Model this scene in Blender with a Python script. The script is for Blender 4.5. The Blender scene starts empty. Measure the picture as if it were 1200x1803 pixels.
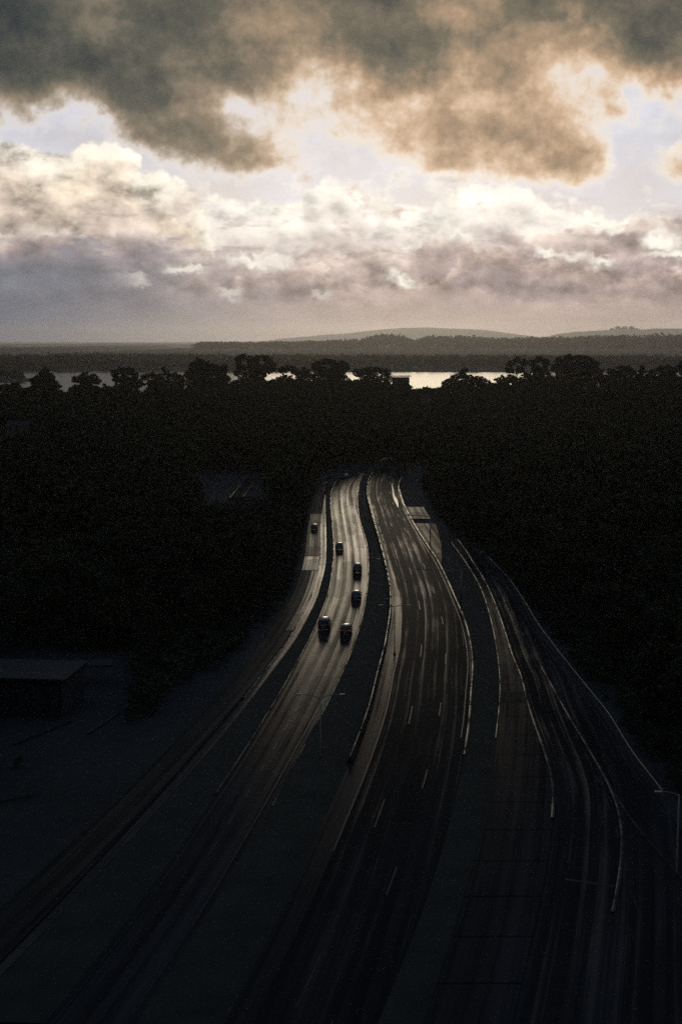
import bpy, bmesh, math, random
import numpy as np
from mathutils import Vector, Matrix

S = bpy.context.scene
COL = S.collection
rad = math.radians

# ------------------------------------------------------------------ camera
CAM_H = 50.0
PITCH = 6.87                      # degrees below the horizon
FPX = 1803 / 36 * 50.0            # focal length in photo pixels (50 mm on a 36 mm tall frame)
cam = bpy.data.cameras.new('camera')
cam.sensor_fit = 'VERTICAL'; cam.sensor_height = 36; cam.sensor_width = 24; cam.lens = 50
cam.clip_start = 0.5; cam.clip_end = 120000
camo = bpy.data.objects.new('camera', cam); COL.objects.link(camo)
camo.location = (0, 0, CAM_H); camo.rotation_euler = (rad(90 - PITCH), 0, 0)
S.camera = camo

def ray(px, py):
    a = (px - 600) / FPX; b = (901.5 - py) / FPX
    c, s = math.cos(rad(PITCH)), math.sin(rad(PITCH))
    return (a, c + b * s, -s + b * c)                 # world direction, y forward
def at(px, py, z=0.0):
    d = ray(px, py); t = (z - CAM_H) / d[2]
    return (d[0] * t, d[1] * t, z)
def atd(px, py, dist):
    d = ray(px, py); t = dist / d[1]
    return (d[0] * t, dist, CAM_H + d[2] * t)
def sky_uv(px, py):
    d = ray(px, py)
    return (math.atan2(d[0], d[1]) * 25.04, math.atan2(d[2], math.hypot(d[0], d[1])) * 25.04)
def lin(r, g, b):
    f = lambda v: (v / 255 / 12.92 if v <= 10 else ((v / 255 + .055) / 1.055) ** 2.4)
    return (f(r), f(g), f(b), 1.0)

# ------------------------------------------------------------------ small node language
class V:
    """a sum of sockets with factors; arithmetic is collected and becomes Math nodes only where it is needed"""
    T = None
    def __init__(s, x=None, const=0.0, terms=None):
        s.const, s.terms, s.done = const, ([(x, 1.0)] if terms is None else terms), None
    @property
    def x(s):
        if s.done is None:
            if len(s.terms) == 1 and s.terms[0][1] == 1.0 and s.const == 0: s.done = s.terms[0][0]
            else:
                acc = s.const
                for q, k in s.terms:
                    n = V.T.nodes.new('ShaderNodeMath')
                    if k == 1.0: n.operation = 'ADD'; ins = (q, acc)
                    else: n.operation = 'MULTIPLY_ADD'; ins = (q, k, acc)
                    for i, w in enumerate(ins): setin(n.inputs[i], w)
                    acc = n.outputs[0]
                s.done = acc
        return s.done
    @staticmethod
    def m(op, a, b=None, c=None):
        n = V.T.nodes.new('ShaderNodeMath'); n.operation = op
        for i, q in enumerate((a, b, c)):
            if q is not None: setin(n.inputs[i], q)
        return V(n.outputs[0])
    def __add__(s, o):
        if isinstance(o, V): return V(None, s.const + o.const, s.terms + o.terms)
        return V(None, s.const + o, s.terms)
    __radd__ = __add__
    def __mul__(s, o):
        if isinstance(o, V): return V.m('MULTIPLY', s, o)
        return V(None, s.const * o, [(q, k * o) for q, k in s.terms])
    __rmul__ = __mul__
    def __neg__(s): return s * -1.0
    def __sub__(s, o): return s + (o * -1.0)
    def __rsub__(s, o): return s * -1.0 + o
def setin(sock, q):
    if isinstance(q, V): q = q.x
    if isinstance(q, (int, float, tuple, list)): sock.default_value = q
    else: V.T.links.new(q, sock)
def vmax(a, b): return V.m('MAXIMUM', a, b)
def vmin(a, b): return V.m('MINIMUM', a, b)
def vexp(a): return V.m('EXPONENT', a)
def sstep(x, a, b, lo=0.0, hi=1.0):
    n = V.T.nodes.new('ShaderNodeMapRange'); n.interpolation_type = 'SMOOTHSTEP'
    if a > b: a, b, lo, hi = b, a, hi, lo
    setin(n.inputs[0], x)
    for i, q in enumerate((a, b, lo, hi)): setin(n.inputs[i + 1], q)
    return V(n.outputs[0])
def lstep(x, a, b, lo=0.0, hi=1.0):
    n = V.T.nodes.new('ShaderNodeMapRange'); setin(n.inputs[0], x)
    for i, q in enumerate((a, b, lo, hi)): setin(n.inputs[i + 1], q)
    return V(n.outputs[0])
def combine(x, y, z=0.0):
    n = V.T.nodes.new('ShaderNodeCombineXYZ')
    for i, q in enumerate((x, y, z)): setin(n.inputs[i], q)
    return V(n.outputs[0])
def separate(v):
    n = V.T.nodes.new('ShaderNodeSeparateXYZ'); setin(n.inputs[0], v)
    return [V(o) for o in n.outputs]
def mapping(v, scale=(1, 1, 1), loc=(0, 0, 0)):
    n = V.T.nodes.new('ShaderNodeVectorMath'); n.operation = 'MULTIPLY_ADD'
    setin(n.inputs[0], v); n.inputs[1].default_value = scale; n.inputs[2].default_value = loc
    return V(n.outputs[0])
def noise(v, scale=1.0, detail=6.0, rough=.5, dist=0.0, color=False, lac=2.0):
    n = V.T.nodes.new('ShaderNodeTexNoise'); n.noise_dimensions = '3D'
    setin(n.inputs['Vector'], v); n.inputs['Scale'].default_value = scale
    n.inputs['Detail'].default_value = detail; n.inputs['Roughness'].default_value = rough
    n.inputs['Distortion'].default_value = dist; n.inputs['Lacunarity'].default_value = lac
    return V(n.outputs['Color'] if color else n.outputs[0])
def voro(v, scale=1.0, smooth=.6, feature='SMOOTH_F1'):
    n = V.T.nodes.new('ShaderNodeTexVoronoi'); n.feature = feature
    setin(n.inputs['Vector'], v); n.inputs['Scale'].default_value = scale
    if feature == 'SMOOTH_F1': n.inputs['Smoothness'].default_value = smooth
    return V(n.outputs['Distance'])
def ramp(x, stops, interp='LINEAR'):
    n = V.T.nodes.new('ShaderNodeValToRGB'); cr = n.color_ramp; cr.interpolation = interp
    while len(cr.elements) < len(stops): cr.elements.new(.5)
    for e, (p, c) in zip(cr.elements, stops):
        e.position = p; e.color = c if len(c) == 4 else (*c, 1)
    setin(n.inputs[0], x); return V(n.outputs[0])
def mixc(f, a, b, mode='MIX'):
    n = V.T.nodes.new('ShaderNodeMix'); n.data_type = 'RGBA'; n.blend_type = mode; n.clamp_factor = True
    setin(n.inputs[0], f); setin(n.inputs[6], a); setin(n.inputs[7], b)
    return V(n.outputs[2])
def scalec(c, f):
    n = V.T.nodes.new('ShaderNodeVectorMath'); n.operation = 'SCALE'
    setin(n.inputs[0], c); setin(n.inputs['Scale'], f); return V(n.outputs[0])
def addc(a, b):
    n = V.T.nodes.new('ShaderNodeVectorMath'); n.operation = 'ADD'
    setin(n.inputs[0], a); setin(n.inputs[1], b); return V(n.outputs[0])
def curve1(x, pts):
    """piecewise smooth function through pts (x, y) by a Float Curve node, constant outside"""
    xs = [p[0] for p in pts]; ys = [p[1] for p in pts]
    x0, x1, y0, y1 = min(xs), max(xs), min(ys), max(ys); ry = max(y1 - y0, 1e-3)
    n = V.T.nodes.new('ShaderNodeFloatCurve'); c = n.mapping.curves[0]
    norm = [((a - x0) / (x1 - x0), (b - y0) / ry) for a, b in zip(xs, ys)]
    while len(c.points) < len(norm): c.points.new(.5, .5)
    for p, q in zip(c.points, norm): p.location = q; p.handle_type = 'AUTO_CLAMPED'
    n.mapping.update()
    setin(n.inputs['Value'], lstep(x, x0, x1)); n.inputs['Factor'].default_value = 1
    return V(n.outputs[0]) * ry + y0

# ------------------------------------------------------------------ sun and sky
SUN_AZ = 2.0                     # degrees to the right of the view
SUN_EL = 6.5
world = bpy.data.worlds.new('World'); world.use_nodes = True
V.T = world.node_tree; V.T.nodes.clear()
out = V.T.nodes.new('ShaderNodeOutputWorld'); bg = V.T.nodes.new('ShaderNodeBackground')
V.T.links.new(bg.outputs[0], out.inputs[0]); bg.inputs['Strength'].default_value = 1.12
sky = V.T.nodes.new('ShaderNodeTexSky'); sky.sky_type = 'NISHITA'; sky.sun_disc = False
sky.sun_elevation = rad(SUN_EL); sky.sun_rotation = rad(SUN_AZ); sky.air_density = 1; sky.dust_density = 2

tc = V.T.nodes.new('ShaderNodeTexCoord'); DIR = V(tc.outputs['Generated'])
dx, dy, dz = separate(DIR)
u = V.m('ARCTAN2', dx, dy) * 25.04
v = V.m('ARCSINE', dz) * 25.04
P = mapping(DIR, scale=(25.04, 25.04, 25.04))             # one unit = one hundred photo pixels, no seam

def lowrank(uu, vv, gu, gv, F, rank):
    """a smooth map F[v, u] written as a few products f(u) g(v) held by vector curves, quick to evaluate"""
    n = len(gu); A, sg, B = np.linalg.svd(F); idx = list(range(0, n, 2))
    def vc(x, cols, g):
        nd = V.T.nodes.new('ShaderNodeVectorCurve'); mp = nd.mapping; mp.use_clip = False; mp.extend = 'HORIZONTAL'
        for k in range(3):
            c = mp.curves[k]; y = cols[k]
            while len(c.points) < len(idx): c.points.new(0, 0)
            for p_, i in zip(c.points, idx): p_.location = (-1 + 2 * i / idx[-1], y[i]); p_.handle_type = 'AUTO_CLAMPED'
        mp.update()
        t = lstep(x, g[0], g[idx[-1]], -1, 1)
        setin(nd.inputs['Vector'], combine(t, t, t)); nd.inputs['Fac'].default_value = 1
        return V(nd.outputs[0])
    tot = None
    for r in range(0, rank, 3):
        k = np.sqrt(sg[r:r + 3])
        a1 = [B[r + i] * k[i] for i in range(3)]; b1 = [A[:, r + i] * k[i] for i in range(3)]
        d = V.T.nodes.new('ShaderNodeVectorMath'); d.operation = 'DOT_PRODUCT'
        setin(d.inputs[0], vc(uu, a1, gu)); setin(d.inputs[1], vc(vv, b1, gv))
        q = V(d.outputs['Value']); tot = q if tot is None else tot + q
    return tot
def field(uu, vv, lst, rank=6, box=(-9, 9, -1, 8), n=64):
    """soft patches (photo px, py, radii, tilt, amount)"""
    gu = np.linspace(box[0], box[1], n); gv = np.linspace(box[2], box[3], n); U, W = np.meshgrid(gu, gv); F = 0 * U
    for (px, py, rx, ry, rot, amp) in lst:
        cu, cv = sky_uv(px, py); c, s_ = math.cos(rad(rot)), math.sin(rad(rot))
        a1 = ((U - cu) * c + (W - cv) * s_) / (rx / 100); b1 = ((W - cv) * c - (U - cu) * s_) / (ry / 100)
        F = F + amp * np.exp(-a1 * a1 - b1 * b1)
    return lowrank(uu, vv, gu, gv, F, rank)
def chart(uu, vv, pxs, rows, rank=9, n=96):
    """a coarse chart of cloud thickness: rows of (py, values at the columns pxs)"""
    cu = [sky_uv(p, 250)[0] for p in pxs]; rows = sorted(rows, key=lambda q: -q[0]); cv = [sky_uv(600, q[0])[1] for q in rows]
    gu = np.linspace(cu[0], cu[-1], n); gv = np.linspace(cv[0], cv[-1], n)
    Tm = np.array([np.interp(gu, cu, q[1]) for q in rows]); F = np.array([np.interp(gv, cv, Tm[:, i]) for i in range(n)]).T
    k = np.array([1, 2, 3, 2, 1]) / 9
    for _ in range(2):
        F = np.array([np.convolve(np.pad(q, 2, 'edge'), k, 'valid') for q in F]); F = np.array([np.convolve(np.pad(q, 2, 'edge'), k, 'valid') for q in F.T]).T
    return lowrank(uu, vv, gu, gv, F, rank)

# the air behind the clouds: clear sky seen through a thin white veil
front = sstep(dy, -.9, .8)                                # the sky is brighter on the sun's side
veil = noise(mapping(P, scale=(.5, .5, 1.1)), .9, 5, .55)
c = mixc(lstep(veil, .3, .8, .62, .95), scalec(V(sky.outputs[0]), .010), mixc(sstep(v, 1.5, 4.5), lin(234, 233, 238), lin(212, 216, 232)))

# warps shared by the layers
w1 = noise(P, .9, 2, .5, color=True); wx, wy, wz = separate(w1)
w2 = noise(mapping(P, loc=(7, 3, 1)), 3.2, 4, .55, color=True); sx, sy, sz = separate(w2)
def billow(loc, sc):                                      # cauliflower bulges: round tops, sharp creases
    return V.m('ABSOLUTE', noise(mapping(P, loc=loc), sc, 1, .5) - .5) * 2.2 + .25
bil = billow((2, 0, 5), 1.7)
bil2 = billow((9, 4, 2), 4.2)
fine = noise(mapping(P, loc=(3, 8, 4)), 5.5, 5, .6)

# --- distant banks of cumulus, each one in front of the last: (curve in photo pixels, colours, ...)
relief = noise(mapping(P, scale=(.8, .8, 1.3), loc=(4, 2, 7)), 1.5, 6, .58) - noise(mapping(P, scale=(.8, .8, 1.3), loc=(4.16, 2, 7.26)), 1.5, 6, .58)
def bank(c, pts, top, body, low, depth, rim, rimw, soft=.05, rough=.22, seed=0.0, rimmask=(.45, .62), lumps=.5):
    q = [sky_uv(*p) for p in pts]
    uu = u + (wx - .5) * .5 + (sx - .5) * .22
    edge = curve1(uu, q)
    n = noise(mapping(P, scale=(1, 1, 1.5), loc=(seed, seed * .7, -seed)), 1.1, 4, .55)
    e = edge + (n - .5) * .5 + (bil - .5) * rough + (bil2 - .5) * rough * .5 + (fine - .5) * .3 - v
    a = sstep(e, -soft, soft + .03)
    lum = (bil - .6) * .35 + (n - .5) * .9 + relief * 1.9 + (fine - .5) * .45
    t = lstep(e, 0, depth)
    col = mixc(sstep(t, 0, .45), top, body); col = mixc(sstep(t, .4, 1), col, low)
    col = scalec(col, lstep(lum, -.5, .5, 1 - lumps, 1 + lumps))
    r = vexp(vmax(e, 0.0) * (-1 / rimw)) * sstep(n * .5 + relief * .6 + .25, *rimmask) * rim
    col = mixc(r, col, lin(255, 246, 228))
    return mixc(a, c, col)

# the white bank across the middle
c = bank(c, [(-400, 380), (100, 350), (330, 360), (380, 345), (440, 352), (510, 356), (545, 335), (575, 312), (620, 318), (660, 345), (720, 352), (800, 330),
             (860, 312), (910, 322), (960, 345), (1010, 362), (1060, 368), (1110, 385), (1200, 395), (1600, 380)],
         lin(254, 250, 242), lin(244, 234, 224), lin(214, 200, 192), 1.1, .9, .25, .08, .3, 1.0, (.34, .52), .36)
# cream cumulus on the left
c = bank(c, [(-500, 290), (-60, 250), (0, 236), (40, 246), (80, 256), (120, 260), (150, 240), (185, 240), (225, 265), (255, 298), (300, 310), (330, 326), (358, 368), (390, 440),
             (450, 520), (800, 560), (1250, 560), (1600, 420)],
         lin(253, 244, 228), lin(230, 212, 190), lin(198, 180, 168), 1.6, .95, .3, .06, .3, 2.3, (.35, .5), .62)
c = bank(c, [(-400, 430), (0, 402), (60, 408), (140, 408), (180, 408), (220, 392), (260, 400), (320, 424), (380, 432), (430, 440), (500, 440), (570, 436), (640, 442), (655, 430), (700, 436), (740, 420),
             (790, 404), (822, 410), (836, 440), (880, 432), (940, 412), (1000, 405), (1060, 400), (1110, 388), (1160, 374), (1240, 380), (1600, 420)],
         lin(216, 197, 187), lin(178, 159, 153), lin(162, 145, 143), 1.0, .6, .12, .04, .28, 4.1, (.42, .6), .56)
c = bank(c, [(-400, 440), (0, 428), (50, 415), (110, 410), (130, 416), (165, 438), (205, 466), (245, 486), (300, 480), (345, 480), (390, 500), (440, 480), (520, 470), (600, 490), (680, 486),
             (740, 500), (800, 440), (850, 430), (900, 446), (960, 462), (1040, 470), (1120, 478), (1180, 470), (1300, 470), (1600, 440)],
         lin(196, 173, 163), lin(154, 138, 136), lin(144, 131, 133), .9, .5, .10, .04, .28, 6.2, (.48, .64), .6)
c = bank(c, [(-400, 500), (0, 505), (150, 500), (250, 488), (300, 510), (400, 512), (470, 530), (560, 515), (640, 524), (720, 516), (800, 500), (900, 520), (1000, 525), (1100, 520), (1200, 530), (1600, 500)],
         lin(178, 156, 149), lin(152, 136, 134), lin(146, 132, 132), .7, .3, .08, .09, .22, 8.8, (.52, .68), .5)
# colder, darker air low on the left, warm haze low on the right
left = sstep(u + (wx - .5) * 2.0, .5, -5.5)
c = mixc(left * sstep(v + (wy - .5) * .5, 2.0, 1.0) * .9, c, scalec(lin(106, 112, 123)[:3], lstep(relief, -.25, .25, .8, 1.2)))
strat = noise(mapping(P, scale=(.25, .25, 3.2), loc=(0, 0, 9)), 1.3, 5, .5)
hz = mixc(sstep(u, -6.5, 2), lin(84, 95, 116), lin(188, 168, 158))
hz = scalec(hz, lstep(strat, .3, .7, .9, 1.1))
c = mixc(sstep(v, 1.05, .15) * .85, c, hz)
# loose puffs drifting in front of the banks
pf = noise(mapping(P, scale=(.9, .9, 1.4), loc=(11, 2, 3)), 1.5, 6, .58) + (bil - .6) * .12
pa = sstep(pf, .50, .66) * sstep(u, -4.6, -2.2) * sstep(v, 1.5, 2.1) * sstep(v, 4.0, 3.0)
pcol = mixc(sstep(pf + relief * .5, .5, .82), lin(250, 242, 230), lin(196, 174, 160))
c = mixc(pa * .85, c, pcol)
pb = sstep(noise(mapping(P, scale=(.55, .55, 2.2), loc=(5, 9, 1)), 1.7, 6, .6) + (bil2 - .6) * .08, .50, .64) * sstep(v, .9, 1.5) * sstep(v, 2.6, 1.7)
c = mixc(pb * .6, c, scalec(mixc(sstep(u, -5, 0), lin(122, 122, 132), lin(168, 148, 143)), lstep(relief, -.25, .25, .82, 1.2)))
# sunlit scraps on the banks
hl = field(u + (sx - .5) * .5, v + (sy - .5) * .4 + (bil2 - .5) * .15,
           [(445, 462, 42, 9, -8, .9), (490, 458, 20, 6, -20, .6), (325, 476, 32, 7, -4, .75), (240, 492, 14, 8, 0, .5), (570, 518, 11, 7, -25, .8), (688, 486, 10, 10, -40, 1), (720, 500, 16, 7, -15, 1),
            (965, 445, 22, 6, -5, .9), (1005, 448, 16, 8, 0, .7), (1055, 462, 20, 6, -12, .9), (1165, 424, 26, 15, 0, 1.3), (1190, 448, 12, 9, -30, .9), (1160, 450, 30, 4, 5, .7), (400, 518, 8, 8, 0, .6),
            (640, 434, 14, 6, 0, .7), (800, 412, 30, 14, 0, .8), (380, 396, 16, 6, 0, .5), (75, 412, 40, 6, 0, .4)], 9, (-7, 7, 0, 3.5), 128)
c = mixc(vmin(hl, .95), c, lin(255, 250, 236))

# --- the heavy ragged deck above, lit from behind: thin edges glow, thick parts are dark
uu = u + (wx - .5) * .9 + (sx - .5) * .7
vv = v + (wy - .5) * .7 + (sy - .5) * .55
body = noise(mapping(P, scale=(.75, .75, 1.0), loc=(1, 6, 2)), .85, 7, .54)
rel2 = body - noise(mapping(P, scale=(.75, .75, 1.0), loc=(1.16, 6, 2.28)), .85, 4, .55)
T = (body - .5) * .9 + (fine - .5) * .30 + rel2 * .4 - sstep(v, 3.0, 2.0) * .6 + sstep(v, 5.8, 8.0) * .4
T = T + chart(uu, vv, [-200, 0, 100, 200, 270, 350, 420, 500, 560, 620, 700, 760, 830, 920, 1000, 1050, 1100, 1150, 1200, 1400], [
    (-150, [.9, .9, .9, .85, .85, .85, .85, .85, .9, .9, .9, .85, .8, .85, .9, .9, .9, .9, .9, .9]),
    (20,  [.9, .92, .82, .68, .62, .62, .68, .75, .80, .84, .86, .70, .52, .75, .85, .84, .80, .78, .8, .8]),
    (80,  [.9, .96, .86, .68, .62, .60, .62, .55, .55, .80, .90, .75, .48, .55, .38, .42, .74, .80, .8, .8]),
    (130, [.9, .86, .80, .88, .72, .58, .55, .36, .24, .52, .84, .55, .36, .46, .24, .12, .52, .62, .48, .6]),
    (180, [.8, .70, .34, .58, .72, .32, .10, .22, .24, .26, .34, .30, .34, .50, .42, .40, .16, .04, .05, .3]),
    (230, [.5, .36, -.04, .04, .54, .36, .22, .30, .05, .14, .30, .38, .42, .52, .46, .38, .08, -.1, -.1, .1]),
    (280, [.1, -.1, -.16, -.14, .14, .42, .46, .12, -.02, .0, .18, .40, .36, .46, .52, .40, .04, -.15, .4, .5]),
    (330, [-.2, -.2, -.25, -.25, -.1, .08, .12, -.02, -.12, -.1, -.02, .08, .14, .30, .46, .32, -.05, -.05, .25, .3]),
    (380, [-.3, -.3, -.3, -.3, -.3, -.3, -.3, -.3, -.3, -.3, -.3, -.2, -.15, -.1, 0, -.05, -.15, .02, .05, 0]),
    (440, [-.5] * 20)])
a = sstep(T, -.12, .40)
warm = ramp(lstep(T, 0, 1.15), [(0, lin(252, 248, 240)), (.12, lin(249, 231, 204)), (.25, lin(215, 185, 153)), (.42, lin(168, 142, 116)), (.62, lin(114, 106, 90)), (.82, lin(80, 79, 73)), (1, lin(60, 64, 63))])
cool = ramp(lstep(T, 0, 1.05), [(0, lin(246, 243, 240)), (.12, lin(230, 218, 204)), (.25, lin(178, 162, 142)), (.42, lin(132, 120, 103)), (.62, lin(92, 90, 80)), (.82, lin(66, 69, 66)), (1, lin(48, 54, 56))])
deck = mixc(sstep(u + (wz - .5) * 3, -3.5, 1.0), cool, warm)
deck = mixc(sstep(v, 6.0, 12.0) * .9, deck, lin(112, 131, 160))                # the closed deck overhead is slate grey
c = mixc(a, c, deck)
# all round the rest of the sky the cloud is closed and dull, below the horizon nothing shines
c = scalec(c, lstep(front, 0, 1, .5, 1.0))
V.T.links.new(c.x, bg.inputs['Color'])
S.world = world
world.cycles.sampling_method = 'NONE'

sun = bpy.data.lights.new('sun', 'SUN'); sun.energy = .2; sun.angle = rad(12); sun.color = (1, .84, .6)
suno = bpy.data.objects.new('sun', sun); COL.objects.link(suno)
suno.rotation_euler = (rad(90 - SUN_EL), 0, rad(180 - SUN_AZ)); suno.location = (60, 300, 120)

vs = S.view_settings
vs.view_transform = 'Standard'; vs.look = 'None'; vs.gamma = 1; vs.use_curve_mapping = False; vs.exposure = 0
S.cycles.use_denoising = False; S.cycles.use_adaptive_sampling = True; S.cycles.adaptive_threshold = .025; S.cycles.adaptive_min_samples = 48
S.cycles.max_bounces = 3; S.cycles.diffuse_bounces = 2; S.cycles.glossy_bounces = 2; S.cycles.transmission_bounces = 2; S.cycles.volume_bounces = 1; S.cycles.transparent_max_bounces = 4
S.cycles.sample_clamp_indirect = 4

# ================================================================== helpers for meshes, materials, objects
rng = np.random.default_rng(7); random.seed(7)
def new_mat(name):
    m = bpy.data.materials.new(name); m.use_nodes = True
    V.T = m.node_tree; b = V.T.nodes['Principled BSDF']
    return m, b
def simple_mat(name, col, rough=.6, spec=.5, metal=0.0, var=.25, scale=3.0, bump=0.0, bscale=20.0, emit=None):
    m, b = new_mat(name)
    t = V.T.nodes.new('ShaderNodeTexCoord'); o = V(t.outputs['Object'])
    n = noise(o, scale, 5, .6)
    c3 = (*col, 1) if len(col) == 3 else col
    lo = tuple(x * (1 - var) for x in c3[:3]) + (1,); hi = tuple(min(1, x * (1 + var)) for x in c3[:3]) + (1,)
    setin(b.inputs['Base Color'], mixc(lstep(n, .3, .7), lo, hi))
    setin(b.inputs['Roughness'], lstep(n, .3, .7, rough * .85, min(1, rough * 1.15)))
    b.inputs['Specular IOR Level'].default_value = spec; b.inputs['Metallic'].default_value = metal
    if bump:
        bp = V.T.nodes.new('ShaderNodeBump'); bp.inputs['Strength'].default_value = bump; bp.inputs['Distance'].default_value = .02
        setin(bp.inputs['Height'], noise(o, bscale, 4, .6)); V.T.links.new(bp.outputs[0], b.inputs['Normal'])
    if emit:
        b.inputs['Emission Color'].default_value = (*emit[0], 1); b.inputs['Emission Strength'].default_value = emit[1]
    return m
def mesh_np(name, verts, faces, mat=None, smooth=False):
    me = bpy.data.meshes.new(name)
    verts = np.asarray(verts, np.float32); faces = np.asarray(faces, np.int32)
    k = faces.shape[1]
    me.vertices.add(len(verts)); me.vertices.foreach_set('co', verts.ravel())
    me.loops.add(faces.size); me.loops.foreach_set('vertex_index', faces.ravel())
    me.polygons.add(len(faces)); me.polygons.foreach_set('loop_start', np.arange(0, faces.size, k, dtype=np.int32))
    me.polygons.foreach_set('loop_total', np.full(len(faces), k, np.int32))
    if smooth: me.polygons.foreach_set('use_smooth', np.ones(len(faces), bool))
    me.update(calc_edges=True); me.validate()
    if mat: me.materials.append(mat)
    return me
def link(name, data, parent=None, loc=(0, 0, 0), rotz=0.0, **props):
    o = bpy.data.objects.new(name, data); COL.objects.link(o)
    o.location = loc; o.rotation_euler = (0, 0, rotz)
    if parent is not None: o.parent = parent
    for k, q in props.items():
        if q is not None: o[k] = q
    return o
def thing(name, label, category, loc=(0, 0, 0), rotz=0.0, group=None):
    return link(name, None, None, loc, rotz, label=label, category=category, group=group)
class BM:
    """collects shapes and turns them into one mesh"""
    def __init__(s): s.b = bmesh.new()
    def box(s, c, size, taper=1.0, rotz=0.0, bevel=0.0):
        r = bmesh.ops.create_cube(s.b, size=1.0); vs = r['verts']
        for q in vs:
            k = taper if q.co.z > 0 else 1.0
            q.co = Vector((q.co.x * size[0] * k, q.co.y * size[1] * k, q.co.z * size[2]))
        if bevel:
            es = {e for q in vs for e in q.link_edges}
            r2 = bmesh.ops.bevel(s.b, geom=list(es), offset=bevel, segments=2, affect='EDGES', profile=.5)
            vs = list({q for f in r2['faces'] for q in f.verts} | {q for q in vs if q.is_valid})
        M = Matrix.Translation(c) @ Matrix.Rotation(rotz, 4, 'Z')
        for q in vs: q.co = M @ q.co
        return s
    def tube(s, pts, radii, n=8, cap=True):
        rings = []
        for i, p in enumerate(pts):
            p = Vector(p); a = Vector(pts[max(i - 1, 0)]); b2 = Vector(pts[min(i + 1, len(pts) - 1)])
            d = (b2 - a).normalized(); ref = Vector((1, 0, 0)) if abs(d.x) < .8 else Vector((0, 1, 0))
            e1 = d.cross(ref).normalized(); e2 = d.cross(e1)
            rr = radii[i] if hasattr(radii, '__len__') else radii
            rings.append([s.b.verts.new(p + (e1 * math.cos(2 * math.pi * k / n) + e2 * math.sin(2 * math.pi * k / n)) * rr) for k in range(n)])
        for a, b2 in zip(rings, rings[1:]):
            for k in range(n): s.b.faces.new((a[k], a[(k + 1) % n], b2[(k + 1) % n], b2[k]))
        if cap:
            s.b.faces.new(rings[0]); s.b.faces.new(rings[-1][::-1])
        return s
    def prism(s, prof, x0, x1, scale_top=None):
        """profile in (y, z), swept along x"""
        a = [s.b.verts.new((x0, y, z)) for y, z in prof]; b2 = [s.b.verts.new((x1, y, z)) for y, z in prof]
        n = len(prof)
        for k in range(n): s.b.faces.new((a[k], a[(k + 1) % n], b2[(k + 1) % n], b2[k]))
        s.b.faces.new(a); s.b.faces.new(b2[::-1]); return s
    def quad(s, *pts):
        s.b.faces.new([s.b.verts.new(p) for p in pts]); return s
    def mesh(s, name, mat, smooth=False, bevel=0.0):
        if bevel:
            bmesh.ops.bevel(s.b, geom=[e for e in s.b.edges if e.is_manifold and e.calc_face_angle(0) > .5], offset=bevel, segments=2, affect='EDGES', profile=.6)
        bmesh.ops.recalc_face_normals(s.b, faces=s.b.faces)
        me = bpy.data.meshes.new(name); s.b.to_mesh(me); s.b.free()
        if mat: me.materials.append(mat)
        if smooth:
            for p in me.polygons: p.use_smooth = True
        return me
def sm(x, a, b):
    t = np.clip((np.asarray(x, float) - a) / (b - a), 0, 1); return t * t * (3 - 2 * t)
def vnoise(x, y, seed=0):
    """cheap smooth value noise, -1..1"""
    x = np.asarray(x, float); y = np.asarray(y, float)
    i, j = np.floor(x), np.floor(y); fx, fy = x - i, y - j
    fx = fx * fx * (3 - 2 * fx); fy = fy * fy * (3 - 2 * fy)
    def h(a, b): q = np.sin(a * 127.1 + b * 311.7 + seed * 74.7) * 43758.5453; return (q - np.floor(q)) * 2 - 1
    return (h(i, j) * (1 - fx) + h(i + 1, j) * fx) * (1 - fy) + (h(i, j + 1) * (1 - fx) + h(i + 1, j + 1) * fx) * fy
def fbm(x, y, seed=0, oct=4):
    t = 0; a = 1.0
    for k in range(oct): t = t + a * vnoise(x * 2 ** k, y * 2 ** k, seed + k); a *= .5
    return t / 1.9

# ================================================================== materials
def ground_mat(name, c1, c2, scale=.03, rough=1.0, spec=.05):
    m, b = new_mat(name)
    g = V.T.nodes.new('ShaderNodeNewGeometry'); p = V(g.outputs['Position'])
    n = noise(p, scale, 6, .6); n2 = noise(p, scale * 30, 4, .6)
    setin(b.inputs['Base Color'], mixc(lstep(n * .6 + n2 * .4, .35, .65), c1, c2))
    b.inputs['Roughness'].default_value = rough; b.inputs['Specular IOR Level'].default_value = spec
    return m
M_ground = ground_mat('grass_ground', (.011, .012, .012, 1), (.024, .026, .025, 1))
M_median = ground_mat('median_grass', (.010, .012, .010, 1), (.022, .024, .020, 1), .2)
M_farland = ground_mat('far_bush', (.05, .05, .03, 1), (.10, .09, .055, 1), .004)
M_hill = ground_mat('haze_pale_hill', (.22, .185, .11, 1), (.34, .29, .18, 1), .0015)  # base colour lightened to stand in for thicker haze over the hills
M_mount = ground_mat('far_mountain', (.07, .08, .09, 1), (.09, .10, .11, 1), .0008)

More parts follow.
